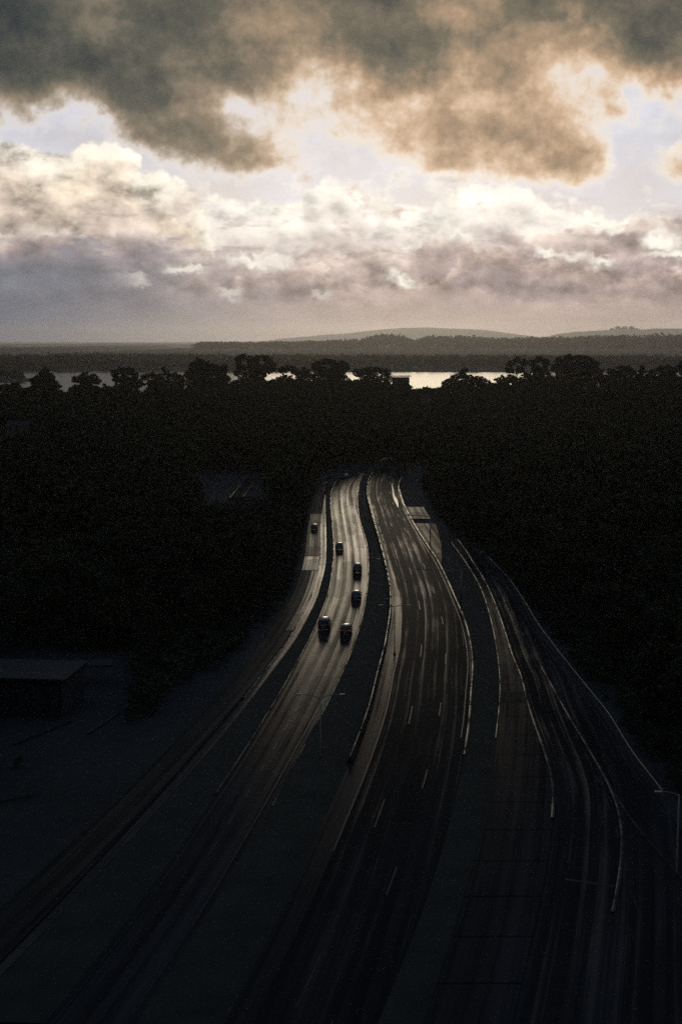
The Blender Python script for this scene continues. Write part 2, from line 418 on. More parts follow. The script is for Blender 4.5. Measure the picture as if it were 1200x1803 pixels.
def asphalt(name, base, rough, dry, wet, win=(-.25, .2), joints=0.0, lanes=3.5, streak=.3):
    """road surface: u = metres across, v = metres along; polished wheel tracks, damp drags along the road, patches, fine grit"""
    m, b = new_mat(name)
    uv = V.T.nodes.new('ShaderNodeUVMap'); uv.uv_map = 'UVMap'; q = V(uv.outputs[0])
    x, y, _ = separate(q)
    g = V.T.nodes.new('ShaderNodeNewGeometry'); pos = V(g.outputs['Position'])
    long_ = noise(combine(x * 1.6, y * .006), 1.0, 4, .6)                 # drags along the road
    long2 = noise(combine(x * 4.0, y * .012, 3.0), 1.0, 3, .6)
    patch = noise(combine(x * .25, y * .03, 7.0), 1.0, 5, .6)
    track = V.m('COSINE', x * (2 * math.pi / lanes * 2) + long_ * 2.0) * .5 + .5       # two wheel tracks to a lane
    grit = noise(pos, 7.0, 4, .75)
    k = long_ * .7 + long2 * .4 + patch * .55 + track * (streak * .4) - (.825 + streak * .2)
    tone = lstep(k, -.3, .3, .6, 1.45) * lstep(grit, .3, .7, .7, 1.3)
    w = sstep(k + (grit - .5) * .12, *win)
    wn = V.T.nodes.new('ShaderNodeTexWhiteNoise'); wn.noise_dimensions = '2D'
    setin(wn.inputs['Vector'], combine(V.m('FLOOR', x * .55), V.m('FLOOR', y * .045 + patch * .6)))
    rep = V(wn.outputs[0]); w = w * lstep(sstep(rep, .70, .72) + sstep(grit + long2 * .5, .86, .98) * .6, 0, 1, 1, .6); tone = tone * lstep(rep, 0, 1, .8, 1.2)   # repairs and worn spots
    if joints:
        j = sstep(V.m('FRACT', y * (1 / joints)), 0, .06, .3, 1.0); tone = tone * j; w = w * j
    setin(b.inputs['Base Color'], scalec(base[:3], tone))
    setin(b.inputs['Roughness'], lstep(w, 0, 1, rough + .06, rough - .03))
    setin(b.inputs['Specular IOR Level'], lstep(w, 0, 1, dry, wet))
    bp = V.T.nodes.new('ShaderNodeBump'); bp.inputs['Strength'].default_value = .35; bp.inputs['Distance'].default_value = .012
    setin(bp.inputs['Height'], grit); V.T.links.new(bp.outputs[0], b.inputs['Normal'])
    return m
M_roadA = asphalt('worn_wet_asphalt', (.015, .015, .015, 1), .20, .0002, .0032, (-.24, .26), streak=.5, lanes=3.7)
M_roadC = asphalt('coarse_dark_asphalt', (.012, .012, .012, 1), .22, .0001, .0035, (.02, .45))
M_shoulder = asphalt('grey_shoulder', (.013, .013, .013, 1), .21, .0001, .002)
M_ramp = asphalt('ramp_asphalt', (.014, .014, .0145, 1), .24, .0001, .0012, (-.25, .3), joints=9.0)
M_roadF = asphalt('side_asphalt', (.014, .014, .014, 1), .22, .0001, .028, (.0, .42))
M_patch_shade = asphalt('dark_asphalt_and_shade', (.010, .010, .010, 1), .7, .004, .03)  # resurfaced patch on the ramp; on the slip road, tree shade as dark colour
M_apron = asphalt('concrete_apron', (.07, .066, .058, 1), .21, .0003, .003, joints=1.6)
M_path = asphalt('pale_footpath', (.03, .028, .025, 1), .21, .0006, .006, joints=6.0)
m, b = new_mat('wet_concrete'); M_kerb = m
g = V.T.nodes.new('ShaderNodeNewGeometry'); p = V(g.outputs['Position'])
n = noise(p, .11, 5, .65); n2 = noise(p, 1.4, 4, .65)
setin(b.inputs['Base Color'], mixc(lstep(n2, .3, .7), (.014, .014, .0135, 1), (.035, .033, .03, 1)))
setin(b.inputs['Specular IOR Level'], sstep(n + (n2 - .5) * .35, .40, .66, .0006, .022)); b.inputs['Roughness'].default_value = .24
M_paint = simple_mat('worn_road_paint', (.02, .0195, .019), .3, .004, 0, .6, 1.5)
M_steel = simple_mat('galvanised_steel', (.14, .14, .14), .5, .5, .7, .2, 4)
M_dark = simple_mat('dark_rubber', (.012, .012, .012), .8, .2)
M_lens = simple_mat('lamp_glass', (.35, .34, .32), .25, .5)

# ================================================================== ground, lake, hills
def terrain_z(x, y):
    x = np.asarray(x, float); y = np.asarray(y, float)
    cx = np.interp(y, [0, 150, 250, 350, 450, 560, 640, 720], [2, 5, 6, 8, 9, 18, 34, 60])
    d = np.abs(x - cx)
    side = 5.0 * sm(d, 55, 220) + 1.2 * fbm(x / 60, y / 60, 3) * sm(d, 50, 110)
    px = 600 + x / np.maximum(y, 50) * FPX
    crest = np.interp(px, [-400, 0, 110, 200, 330, 520, 640, 760, 840, 930, 1040, 1200, 1600], [2, 2, 4, 8, 13, 14, 12, 9, 10, 14, 16, 15, 14])
    up = sm(y, 585, 900); down = 1 - sm(y, 1010, 1330)
    z = side * (1 - up) + crest * up + 1.0 * fbm(x / 50, y / 50, 9) * up
    z = z * down - 12.0 * (1 - down)
    # the far side of the lake
    far = sm(y, 2650 + 120 * vnoise(x / 300, 0, 5) + .14 * np.clip(-x, 0, 900), 2800)
    z = z + far * (14 + 9 * fbm(x / 400, y / 500, 12) * sm(y, 2700, 3300)) * 1.0
    point = np.exp(-((x + 560) / 130) ** 2 - ((y - 2080) / 130) ** 2)
    z = np.maximum(z, -12 + 9.0 * point * 1.4)
    return z - .15 * (1 - up)
def axis(parts):
    o = []
    for a, b, st in parts: o += list(np.arange(a, b, st))
    return np.array(o + [parts[-1][1]])
xs = axis([(-45000, -5000, 4000), (-5000, -1000, 250), (-1000, -420, 40), (-420, 420, 12), (420, 1000, 40), (1000, 5000, 250), (5000, 45000, 4000)])
ys = axis([(-3000, -200, 400), (-200, 1400, 12), (1400, 2500, 60), (2500, 3400, 30), (3400, 8000, 300), (8000, 60000, 4000)])
X, Y = np.meshgrid(xs, ys); Z = terrain_z(X, Y)
def grid_faces(nx, ny):
    i = np.arange(nx * ny).reshape(ny, nx)
    return np.stack([i[:-1, :-1], i[:-1, 1:], i[1:, 1:], i[1:, :-1]], -1).reshape(-1, 4)
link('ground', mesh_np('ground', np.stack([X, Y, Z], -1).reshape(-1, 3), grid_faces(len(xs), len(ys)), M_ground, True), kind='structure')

m, b = new_mat('lake_water')
g = V.T.nodes.new('ShaderNodeNewGeometry'); p = V(g.outputs['Position'])
b.inputs['Base Color'].default_value = (.02, .024, .026, 1); b.inputs['Roughness'].default_value = .3; b.inputs['IOR'].default_value = 1.33; b.inputs['Specular IOR Level'].default_value = .03
bp = V.T.nodes.new('ShaderNodeBump'); bp.inputs['Strength'].default_value = .15; bp.inputs['Distance'].default_value = .4
setin(bp.inputs['Height'], noise(mapping(p, scale=(.10, .25, 1)), 1.0, 4, .6)); V.T.links.new(bp.outputs[0], b.inputs['Normal'])
link('lake', mesh_np('lake', [(-6000, 1150, -8), (6000, 1150, -8), (6000, 3000, -8), (-6000, 3000, -8)], [(0, 1, 2, 3)], m), kind='structure')

def ridge(name, prof, dist, half, mat, rough=0.0, step=60.0, seed=1, z0=-12.0):
    """a hill with its skyline (photo pixels) at the distance of its crest, and real depth either way"""
    P3 = [atd(px, py, dist) for px, py in prof]
    gx = np.arange(P3[0][0], P3[-1][0], step); top = np.interp(gx, [q[0] for q in P3], [q[2] for q in P3])
    for _ in range(2): top = np.convolve(np.pad(top, 2, 'edge'), [.1, .2, .4, .2, .1], 'valid')
    gy = np.linspace(-half, half, 25)
    GX, GY = np.meshgrid(gx, gy); prof_y = np.cos(np.clip(GY / half, -1, 1) * math.pi / 2) ** 1.2
    ZZ = z0 + (top[None, :] - z0) * prof_y
    ZZ += rough * (fbm(GX / (step * 2.2), GY / (step * 2.2), seed) + .4 * fbm(GX / (step * 9), GY / (step * 9), seed + 3)) * prof_y
    o = link(name, mesh_np(name, np.stack([GX, GY + dist, ZZ], -1).reshape(-1, 3), grid_faces(len(gx), len(gy)), mat, True), kind='structure')
    return o
ridge('hill', [(380, 604), (480, 600), (540, 592), (600, 590), (640, 583), (690, 579), (740, 577), (800, 578), (860, 582), (910, 590), (960, 597), (1040, 600), (1200, 601), (1500, 604)], 29000, 4200, M_hill, 28, 190, 4)
ridge('hill', [(860, 608), (930, 603), (960, 595), (990, 587), (1020, 583), (1055, 583), (1066, 580), (1150, 580), (1200, 578), (1280, 584), (1400, 600), (1500, 606)], 25000, 3600, M_hill, 22, 130, 8)
ridge('hill', [(-300, 606), (0, 608), (150, 606), (300, 607), (420, 605), (560, 607), (700, 608), (900, 609)], 15000, 2000, M_hill, 16, 90, 11)

# ================================================================== roads (edge lines surveyed from the photograph onto the ground plane)
def smooth_line(pts, z=0.0, step=3.0):
    """(py, px) knots -> dense world points, monotone from far to near"""
    py = np.array([p[0] for p in pts], float); px = np.array([p[1] for p in pts], float)
    w = np.array([at(b, a) for a, b in zip(py, px)])[:, :2]
    # work in distance along y: x as a smooth function of y
    o = np.argsort(w[:, 1]); yy, xx = w[o, 1], w[o, 0]
    h = np.diff(yy); d = np.diff(xx) / h; mm = np.empty_like(xx)
    mm[0], mm[-1] = d[0], d[-1]; mm[1:-1] = (d[:-1] * h[1:] + d[1:] * h[:-1]) / (h[1:] + h[:-1])
    def f(y):
        y = np.clip(y, yy[0], yy[-1]); i = np.clip(np.searchsorted(yy, y) - 1, 0, len(h) - 1)
        t = (y - yy[i]) / h[i]
        return ((1 + 2 * t) * (1 - t) ** 2 * xx[i] + t * (1 - t) ** 2 * h[i] * mm[i] + t * t * (3 - 2 * t) * xx[i + 1] + t * t * (t - 1) * h[i] * mm[i + 1])
    return f, yy[0], yy[-1]
class Line:
    def __init__(s, pts): s.f, s.y0, s.y1 = smooth_line(pts)
    def __call__(s, y): return s.f(np.asarray(y, float))
def Yp(py): return at(600, py)[1]
A_l = Line([(800, 690), (811, 655), (823, 630), (835, 607), (847, 593), (863, 584), (883, 582), (930, 586), (967, 588), (1007, 585), (1047, 578), (1077, 567), (1117, 550), (1170, 522), (1250, 476), (1340, 420), (1450, 346), (1600, 240), (1803, 80), (2300, -320)])
A_r = Line([(800, 722), (808, 695), (816, 667), (827, 648), (843, 635), (863, 630), (890, 629), (920, 633), (947, 642), (980, 647), (1013, 647), (1053, 643), (1100, 633), (1147, 617), (1217, 586), (1313, 534), (1407, 484), (1500, 431), (1600, 372), (1803, 240), (2300, -100)])
B_l = Line([(800, 745), (808, 715), (816, 690), (828, 664), (843, 651), (857, 647), (872, 646), (900, 652), (923, 658), (947, 665), (977, 673), (1007, 680), (1033, 685), (1060, 687), (1087, 686), (1113, 682), (1143, 677), (1185, 666), (1260, 647), (1333, 620), (1450, 568), (1600, 498), (1803, 395), (2300, 140)])
D_l = Line([(800, 800), (808, 770), (818, 735), (835, 712), (852, 702), (872, 704), (893, 713), (920, 727), (957, 750), (987, 770), (1027, 790), (1057, 803), (1090, 817), (1127, 827), (1167, 832), (1222, 829), (1276, 825), (1400, 803), (1600, 745), (1803, 665), (2300, 450)])
E_l = Line([(905, 757), (930, 776), (962, 800), (1000, 827), (1038, 848), (1072, 860), (1122, 872), (1159, 878), (1190, 881), (1234, 881), (1276, 877), (1387, 862), (1500, 838), (1803, 745), (2300, 560)])
E_r = Line([(905, 768), (930, 788), (962, 815), (992, 834), (1010, 846), (1038, 861), (1072, 875), (1122, 892), (1159, 904), (1190, 917), (1234, 928), (1276, 941), (1307, 952), (1387, 973), (1440, 972), (1520, 962), (1803, 900), (2300, 780)])
F_r = Line([(905, 770), (930, 792), (945, 808), (965, 830), (990, 858), (1022, 888), (1063, 916), (1101, 938), (1142, 967), (1180, 996), (1217, 1025), (1259, 1058), (1340, 1108), (1390, 1146), (1450, 1190), (1540, 1250), (1803, 1440), (2300, 1800)])
H_l = Line([(835, 583), (850, 575), (870, 571), (897, 568), (940, 565), (967, 565), (1000, 562), (1027, 555), (1057, 546), (1090, 529), (1127, 509), (1177, 471), (1250, 415), (1340, 340), (1450, 240), (1600, 100), (1803, -100)])
H_r = Line([(835, 586), (850, 578), (870, 573), (897, 573), (940, 574), (967, 574), (1000, 572), (1027, 565), (1057, 556), (1090, 540), (1127, 520), (1177, 483), (1250, 428), (1340, 354), (1450, 256), (1600, 118), (1803, -80)])
I_l = Line([(845, 566), (870, 556), (905, 547), (943, 540), (980, 536), (1003, 531), (1056, 511), (1120, 470), (1200, 405), (1300, 310), (1450, 160), (1600, 0), (1803, -220)])
I_r = Line([(845, 574), (870, 569), (905, 566), (943, 563), (980, 562), (1003, 559), (1056, 543), (1120, 509), (1200, 449), (1300, 366), (1450, 232), (1600, 92), (1803, -110)])

M_apron2 = asphalt('dull_concrete_apron', (.014, .0135, .013, 1), .24, .0001, .0008, joints=3.2)
def strip(name, fl, fr, y0, y1, z, mat, n=6, step=2.5, parent=None, crown=0.0, **props):
    y = np.arange(y0, y1, step); y = np.append(y, y1)
    l, r = fl(y), fr(y); t = np.linspace(0, 1, n)
    Xg = l[:, None] * (1 - t) + r[:, None] * t; Yg = np.repeat(y[:, None], n, 1)
    Zg = np.full_like(Xg, z) + crown * (1 - (2 * t[None, :] - 1) ** 2)
    me = mesh_np(name, np.stack([Xg, Yg, Zg], -1).reshape(-1, 3), grid_faces(n, len(y)), mat, True)
    mid = (l + r) / 2; s = np.concatenate([[0], np.cumsum(np.hypot(np.diff(mid), np.diff(y)))])
    U = (Xg - l[:, None]); W = np.repeat(s[:, None], n, 1)
    uvs = np.stack([U, W], -1).reshape(-1, 2).astype(np.float32)
    li = np.empty(len(me.loops), np.int32); me.loops.foreach_get('vertex_index', li)
    layer = me.uv_layers.new(name='UVMap'); layer.data.foreach_set('uv', uvs[li].ravel())
    return link(name, me, parent, **props)
def sweep(name, f, prof, y0, y1, mat, step=3.0, off=0.0, z=0.0, parent=None, wob=0.0, **props):
    """profile (across, up) carried along a line"""
    y = np.append(np.arange(y0, y1, step), y1); x = f(y) + off
    tx = np.gradient(x, y); nl = np.hypot(tx, 1); nx, ny = 1 / nl, -tx / nl
    n = len(prof); pts = []
    wv = wob * vnoise(y / 5, 0, 2)
    for k, (a, h) in enumerate(prof): pts.append(np.stack([x + nx * a, y + ny * a, z + h + wv * (h > .01)], -1))
    Pn = np.stack(pts, 1); i = np.arange(len(y) * n).reshape(len(y), n)
    F = np.stack([i[:-1], i[1:], np.roll(i, -1, 1)[1:], np.roll(i, -1, 1)[:-1]], -1).reshape(-1, 4)
    return link(name, mesh_np(name, Pn.reshape(-1, 3), F, mat), parent, **props)
KERB = [(-.18, -.1), (-.18, .13), (-.15, .15), (.15, .15), (.18, .12), (.18, -.1)]
BARR = [(-.30, -.1), (-.30, .08), (-.16, .30), (-.12, .80), (-.09, .83), (.09, .83), (.12, .80), (.16, .30), (.30, .08), (.30, -.1)]
STEP_ = [(-.14, -.1), (-.14, .12), (.14, .12), (.14, -.1)]
YN, YF = 62.0, Yp(801)

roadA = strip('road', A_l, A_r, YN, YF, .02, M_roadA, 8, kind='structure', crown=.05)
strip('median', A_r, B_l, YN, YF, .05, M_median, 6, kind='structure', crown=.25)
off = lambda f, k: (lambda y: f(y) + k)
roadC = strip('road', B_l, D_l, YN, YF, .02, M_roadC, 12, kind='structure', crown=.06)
sh_w = lambda y: B_l(y) + np.interp(y, [60, 200, 235, 280, 330, 380, 620], [2.2, 2.3, 2.3, 1.7, 1.0, .8, .7])
strip('shoulder', B_l, sh_w, YN, YF, .055, M_shoulder, 4, parent=roadC)
e1 = Yp(922)
ramp_ = strip('road', E_l, E_r, YN, Yp(945), .03, M_ramp, 5, kind='structure')
strip('asphalt_patch', off(E_l, .03), off(E_r, -.03), Yp(1237), Yp(1219), .045, M_patch_shade, 3, 1.0, parent=ramp_)
roadF = strip('road', off(E_r, .5), F_r, YN, Yp(935), .02, M_roadF, 8, kind='structure')
strip('verge', D_l, E_l, YN, Yp(993), .06, M_median, 4, kind='structure', crown=.1)
ap_r = lambda y: D_l(y) + np.interp(y, [Yp(992), Yp(962), Yp(935), Yp(922)], [.5, 3.2, 5.2, 6.0])
strip('paved_apron', off(D_l, .2), ap_r, Yp(992), Yp(922), .075, M_apron2, 4, kind='structure')
strip('paved_apron', off(D_l, .2), off(D_l, 5.5), Yp(914), Yp(893), .075, M_apron2, 4, kind='structure')
slip = strip('road', I_l, I_r, Yp(1700), Yp(848), .02, M_patch_shade, 5, kind='structure')  # shade under the trees is put into the dark surface colour
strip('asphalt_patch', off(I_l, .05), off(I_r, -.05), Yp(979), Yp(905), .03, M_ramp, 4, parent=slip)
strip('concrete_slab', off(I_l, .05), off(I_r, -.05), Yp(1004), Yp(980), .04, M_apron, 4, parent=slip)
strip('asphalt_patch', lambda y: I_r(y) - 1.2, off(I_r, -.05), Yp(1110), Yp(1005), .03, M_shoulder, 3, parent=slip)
strip('verge', H_r, A_l, Yp(1803), Yp(838), .05, M_median, 4, kind='structure', crown=.1)
strip('footpath', H_l, H_r, Yp(1790), Yp(872), .09, M_path, 4, kind='structure', crown=.03)

strip('paved_apron', Line([(836, 584), (842, 575), (850, 567), (860, 563), (868, 562)]), Line([(836, 592), (842, 585), (850, 578), (860, 573), (868, 570)]), Yp(867), Yp(838), .06, M_shoulder, 4, kind='structure')
m, b = new_mat('glossy_glint'); b.inputs['Base Color'].default_value = (.01, .01, .01, 1); b.inputs['Roughness'].default_value = .2; b.inputs['Specular IOR Level'].default_value = .01
g = V.T.nodes.new('ShaderNodeNewGeometry'); bp = V.T.nodes.new('ShaderNodeBump'); bp.inputs['Strength'].default_value = .3; bp.inputs['Distance'].default_value = .02
setin(bp.inputs['Height'], noise(V(g.outputs['Position']), 1.2, 4, .6)); V.T.links.new(bp.outputs[0], b.inputs['Normal'])
for yl, yr in (([(852, 689), (862, 690), (872, 691), (880, 693), (888, 697), (894, 700)], [(852, 689.6), (862, 692.5), (872, 694), (880, 699), (888, 700.5), (894, 701)]), ([(862, 702.5), (874, 704.5), (884, 707), (892, 711)], [(862, 703.5), (874, 706.5), (884, 710), (892, 712.2)])):
    strip('glint_strip', Line(yl), Line(yr), Yp(yl[-1][0]) + .5, Yp(yl[0][0]) - .5, .092, m, 4, 1.5, parent=roadC)  # glossy strips added to make the bright glints near the bend

# kerbs belong to their roads
sweep('kerb', A_l, STEP_, Yp(1400), YF, M_kerb, off=-.12, parent=roadA)
sweep('kerb', A_r, STEP_, Yp(1420), YF, M_kerb, off=.12, parent=roadA)
sweep('kerb', D_l, KERB, Yp(1330), YF, M_kerb, parent=roadC, wob=.02)
sweep('kerb', E_r, KERB, Yp(1442), Yp(950), M_kerb, parent=ramp_, wob=.02)
sweep('kerb', E_l, STEP_, Yp(1300), Yp(955), M_kerb, off=-.14, parent=ramp_)
sweep('kerb', H_l, STEP_, Yp(1230), Yp(905), M_kerb, off=-.16, parent=slip)
G_l = Line([(1170, 950), (1215, 975), (1260, 1000), (1327, 1040), (1387, 1073), (1420, 1086), (1453, 1093), (1520, 1093), (1563, 1087), (1610, 1078)])
sweep('kerb', G_l, KERB, Yp(1608), Yp(1175), M_kerb, parent=roadF)
G2 = Line([(1390, 1075), (1447, 1113), (1540, 1193), (1620, 1265)])
sweep('kerb', G2, STEP_, Yp(1615), Yp(1394), M_kerb, parent=roadF)

# painted lines
def dashes(name, f, y0, y1, w, dash, gap, parent, z):
    vs, fs = [], []; y = y0
    while y < y1:
        e = min(y + dash, y1); s = np.linspace(y, e, 3); x = f(s)
        for k in range(3): vs += [(x[k] - w / 2, s[k], z), (x[k] + w / 2, s[k], z)]
        n = len(vs) - 6; fs += [(n, n + 1, n + 3, n + 2), (n + 2, n + 3, n + 5, n + 4)]
        y = e + gap if gap else e
    return link(name, mesh_np(name, vs, fs, M_paint), parent)
mixl = lambda a, b, t: (lambda y: a(y) * (1 - t) + b(y) * t)
def mk(name, a, b, t, w, dash, gap, parent, y0=YN, y1=YF, z=.082, o=0.0):
    g = mixl(a, b, t); dashes(name, (lambda y: g(y) + o), y0, y1, w, dash, gap, parent, z)
mk('lane_line', A_l, A_r, .5, .16, 3, 6, roadA, z=.078)
mk('edge_line', A_l, A_r, 0, .14, 8, 0, roadA, o=.55, z=.046)
mk('edge_line', A_l, A_r, 1, .14, 8, 0, roadA, o=-.75, z=.05)
mk('lane_line', B_l, D_l, .42, .13, 9, 31, roadC, z=.088)
mk('lane_line', B_l, D_l, .70, .13, 7, 24, roadC, z=.080)
mk('edge_line', B_l, D_l, 0, .15, 12, 5, roadC, o=1.15, z=.07, y0=Yp(1035), y1=Yp(890))
dashes('edge_line', lambda y: sh_w(y) + .05, Yp(1500), Yp(1040), .16, 10, 0, roadC, .075)
dashes('edge_line', off(D_l, -.8), Yp(1300), Yp(900), .15, 10, 0, roadC, .062)
dashes('edge_line', off(F_r, -.5), Yp(1540), Yp(1010), .15, 10, 0, roadF, .035)
mk('lane_line', E_r, F_r, .5, .15, 3, 6, roadF, y0=Yp(1600), y1=Yp(1010), z=.035)
# stop line by the right-hand kerb
a0, a1 = at(993, 1550), at(1080, 1563)
link('stop_line', mesh_np('stop_line', [(a0[0], a0[1], .036), (a1[0], a1[1], .036), (a1[0], a1[1] + .5, .036), (a0[0], a0[1] + .5, .036)], [(0, 1, 2, 3)], M_paint), roadF)

# barriers and rails
br = thing('concrete_barrier', 'long low concrete barrier curving along the right edge of the dark median', 'barrier', (0, 0, 0))
y = Yp(1345); k = 0
while y < YF - 12:
    L_ = 11.6
    sweep('barrier_segment', B_l, BARR, y, min(y + L_, YF), M_kerb, 2.9, parent=br, z=.03)
    y += 12.0
gr = thing('guard_rail', 'thin steel guard rail along the outer edge of the rightmost road', 'guard rail')
sweep('rail', F_r, [(-.04, .42), (.03, .48), (-.03, .55), (.03, .62), (-.04, .68), (-.07, .55)], Yp(1400), Yp(975), M_steel, 4.0, off=.7, parent=gr)
post_me = BM().box((0, 0, .34), (.10, .14, .76)).mesh('post', M_steel)
y = Yp(1400)
while y < Yp(975):
    link('post', post_me, gr, (float(F_r(y)) + .78, y, 0)); y += 8.0

# ================================================================== trees
def foliage(name, c1, c2):
    m, b = new_mat(name)
    g = V.T.nodes.new('ShaderNodeNewGeometry')
    r = V(g.outputs['Random Per Island'])
    setin(b.inputs['Base Color'], mixc(r, c1, c2)); b.inputs['Roughness'].default_value = .9
    b.inputs['Specular IOR Level'].default_value = .08
    return m
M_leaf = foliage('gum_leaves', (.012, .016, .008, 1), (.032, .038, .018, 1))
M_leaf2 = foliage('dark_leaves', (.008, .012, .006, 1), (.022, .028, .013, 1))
M_far = foliage('haze_pale_leaves', (.06, .06, .038, 1), (.12, .112, .066, 1))  # paler than the near leaves: distant light and haze put into the colour
M_bark = simple_mat('bark', (.03, .026, .022), .95, .05, 0, .4, 2.0)

def leaf_cloud(lobes, n, size, r):
    """n leaf sprays spread through ellipsoid lobes (x, y, z, rx, ry, rz), thinning outwards -> quads"""
    lobes = np.asarray(lobes, float); vol = lobes[:, 3] * lobes[:, 4] * lobes[:, 5]
    k = r.choice(len(lobes), n, p=(vol ** .75) / (vol ** .75).sum())
    d = r.normal(size=(n, 3)); d /= np.linalg.norm(d, axis=1)[:, None]
    rr = np.where(r.random(n) < .7, r.uniform(.72, 1.06, n), r.uniform(.2, .8, n))
    c = lobes[k, :3] + d * rr[:, None] * lobes[k, 3:6]
    e1 = r.normal(size=(n, 3)); e1 /= np.linalg.norm(e1, axis=1)[:, None]
    e2 = np.cross(e1, r.normal(size=(n, 3))); e2 /= np.linalg.norm(e2, axis=1)[:, None] + 1e-9
    s = size * r.uniform(.5, 1.3, n)[:, None]; a, b2 = e1 * s, e2 * s * r.uniform(.4, .8, n)[:, None]
    v = np.stack([c - a, c - b2 * .9 + a * .15, c + a, c + b2], 1).reshape(-1, 3)
    return v, np.arange(4 * n).reshape(-1, 4)
def crown_lobes(h, w, r, n=11, base=.38, flat=.8):
    """uneven clumps round the limbs of a crown h tall and w wide"""
    L_ = []
    for i in range(n):
        t = r.uniform(0, 1) ** .8; z = h * (base + (1 - base) * .86 * t)
        spread = w * .5 * (1 - .55 * t ** 1.6) * r.uniform(.35, .85) if i else 0
        a = i * 2.4 + r.uniform(-.5, .5); q = w * r.uniform(.15, .25)
        L_.append((spread * math.cos(a), spread * math.sin(a), z, q, q, q * flat * r.uniform(.7, 1.0)))
    L_.append((0, 0, h * .66, w * .26, w * .26, h * .2))
    return L_
def trunk_mesh(name, h, lobes, r, rad0):
    bm = BM(); top = h * .62; lean = r.uniform(-.04, .04, 2) * h
    mid = (lean[0] * .5, lean[1] * .5, top * .5)
    bm.tube([(0, 0, -.6), (lean[0] * .1, lean[1] * .1, top * .1), mid, (lean[0], lean[1], top)], [rad0 * 1.5, rad0, rad0 * .8, rad0 * .5], 7)
    for q in list(lobes)[:7]:
        s = np.array(mid) * .6 + np.array((lean[0], lean[1], top)) * .4; e = np.array(q[:3])
        if e[2] < s[2] + .3: s = np.array(mid)
        bm.tube([tuple(s), tuple((s + e) / 2 + np.array((0, 0, .06 * h))), tuple(e)], [rad0 * .45, rad0 * .28, rad0 * .1], 5)
    return bm.mesh(name, M_bark, True)
TREE_KINDS = []
for i in range(7):
    r = np.random.default_rng(100 + i); h = 12.0; w = [9, 11, 8, 12, 10, 7.5, 10.5][i]
    lob = crown_lobes(h, w, r, [12, 14, 10, 15, 12, 9, 13][i], [.35, .42, .28, .45, .38, .22, .33][i], [.8, .7, 1.0, .62, .8, 1.1, .75][i])
    vv_, ff_ = leaf_cloud(lob, 2400, .34, r)
    TREE_KINDS.append((trunk_mesh('trunk', h, lob, r, .26), mesh_np('crown', vv_, ff_, M_leaf if i % 2 else M_leaf2), w))
def plant_tree(kind, x, y, z, s, rz, label, group, name='gum_tree'):
    o = thing(name, label, 'tree', (x, y, z), rz, group); o.scale = (s[0], s[0], s[1])
    link('trunk', TREE_KINDS[kind][0], o); link('crown', TREE_KINDS[kind][1], o)
    return o

# what must stay open: the roads the photograph shows, row by row, and a few gaps with something to see behind
ROWS = np.array([(815, 652, 700), (824, 625, 724), (832, 588, 738), (850, 566, 738), (870, 556, 738), (890, 548, 745), (920, 538, 772), (950, 530, 800), (980, 526, 836), (1010, 518, 876), (1040, 505, 908), (1070, 488, 926), (1100, 466, 946),
                 (1150, 424, 984), (1200, 372, 1022), (1260, 318, 1074), (1300, 250, 1100), (1340, 130, 1128), (1400, -60, 1172), (1500, -300, 1232), (1600, -500, 1290), (1803, -900, 1440), (2300, -1500, 1900)], float)
KEEP = [(372, 792, 456, 872), (8, 728, 56, 750), (-20, 1150, 215, 1330), (684, 640, 728, 668), (735, 690, 760, 700)]
def project(x, y, z):
    c, s = math.cos(rad(PITCH)), math.sin(rad(PITCH)); dz_ = z - CAM_H
    f = y * c - dz_ * s; up = y * s + dz_ * c
    return 600 + FPX * x / f, 901.5 - FPX * up / f
def clear(x, y, z, h, w):
    """True when a tree h tall, w wide at x, y, z hides nothing that has to be seen"""
    px, pb = project(x, y, z); _, pt = project(x, y, z + h); hw = w / 2 / y * FPX
    if pb > 2250: return False
    rows = np.linspace(pt, pb, 8)
    lo = np.interp(rows, ROWS[:, 0], ROWS[:, 1], left=1e5); hi = np.interp(rows, ROWS[:, 0], ROWS[:, 2], left=-1e5)
    if np.any((px + hw > lo) & (px - hw < hi)): return False
    for (a, b2, c, d) in KEEP:
        if px + hw > a and px - hw < c and pt < d and pb > b2 and y < YKEEP.get((a, b2), 1e9): return False
    return True
YKEEP = {(8, 728): 640, (684, 640): 960, (735, 690): 800, (372, 792): 545}
def skyline(px):
    return np.interp(px, [-300, 0, 60, 110, 190, 300, 420, 520, 640, 700, 730, 800, 880, 960, 1100, 1200, 1500], [692, 690, 688, 690, 682, 674, 668, 662, 664, 668, 680, 674, 668, 660, 662, 656, 652])
r = np.random.default_rng(21); CAND = []
y = 105.0
while y < 1010:
    sp = 7.5 if y < 640 else 9.0
    hw = y * .262 + 14
    for x in np.arange(-hw, hw, sp):
        X0, Y0 = x + r.uniform(-3, 3), y + r.uniform(-3, 3)
        h = r.uniform(9, 16) if y > 300 else r.uniform(8, 14)
        k = int(r.integers(7)); sx_ = h / 12 * r.uniform(.9, 1.25); z = float(terrain_z(X0, Y0)); w = TREE_KINDS[k][2] * sx_
        if not clear(X0, Y0, z, h * 1.03, w * 1.06): continue
        px, pt = project(X0, Y0, z + h)
        if pt < skyline(px) + 1: continue
        CAND.append((X0, Y0, z, h, sx_, k, r.uniform(0, 6.3), px, pt))
    y += sp * (1.0 if y < 640 else 1.25)
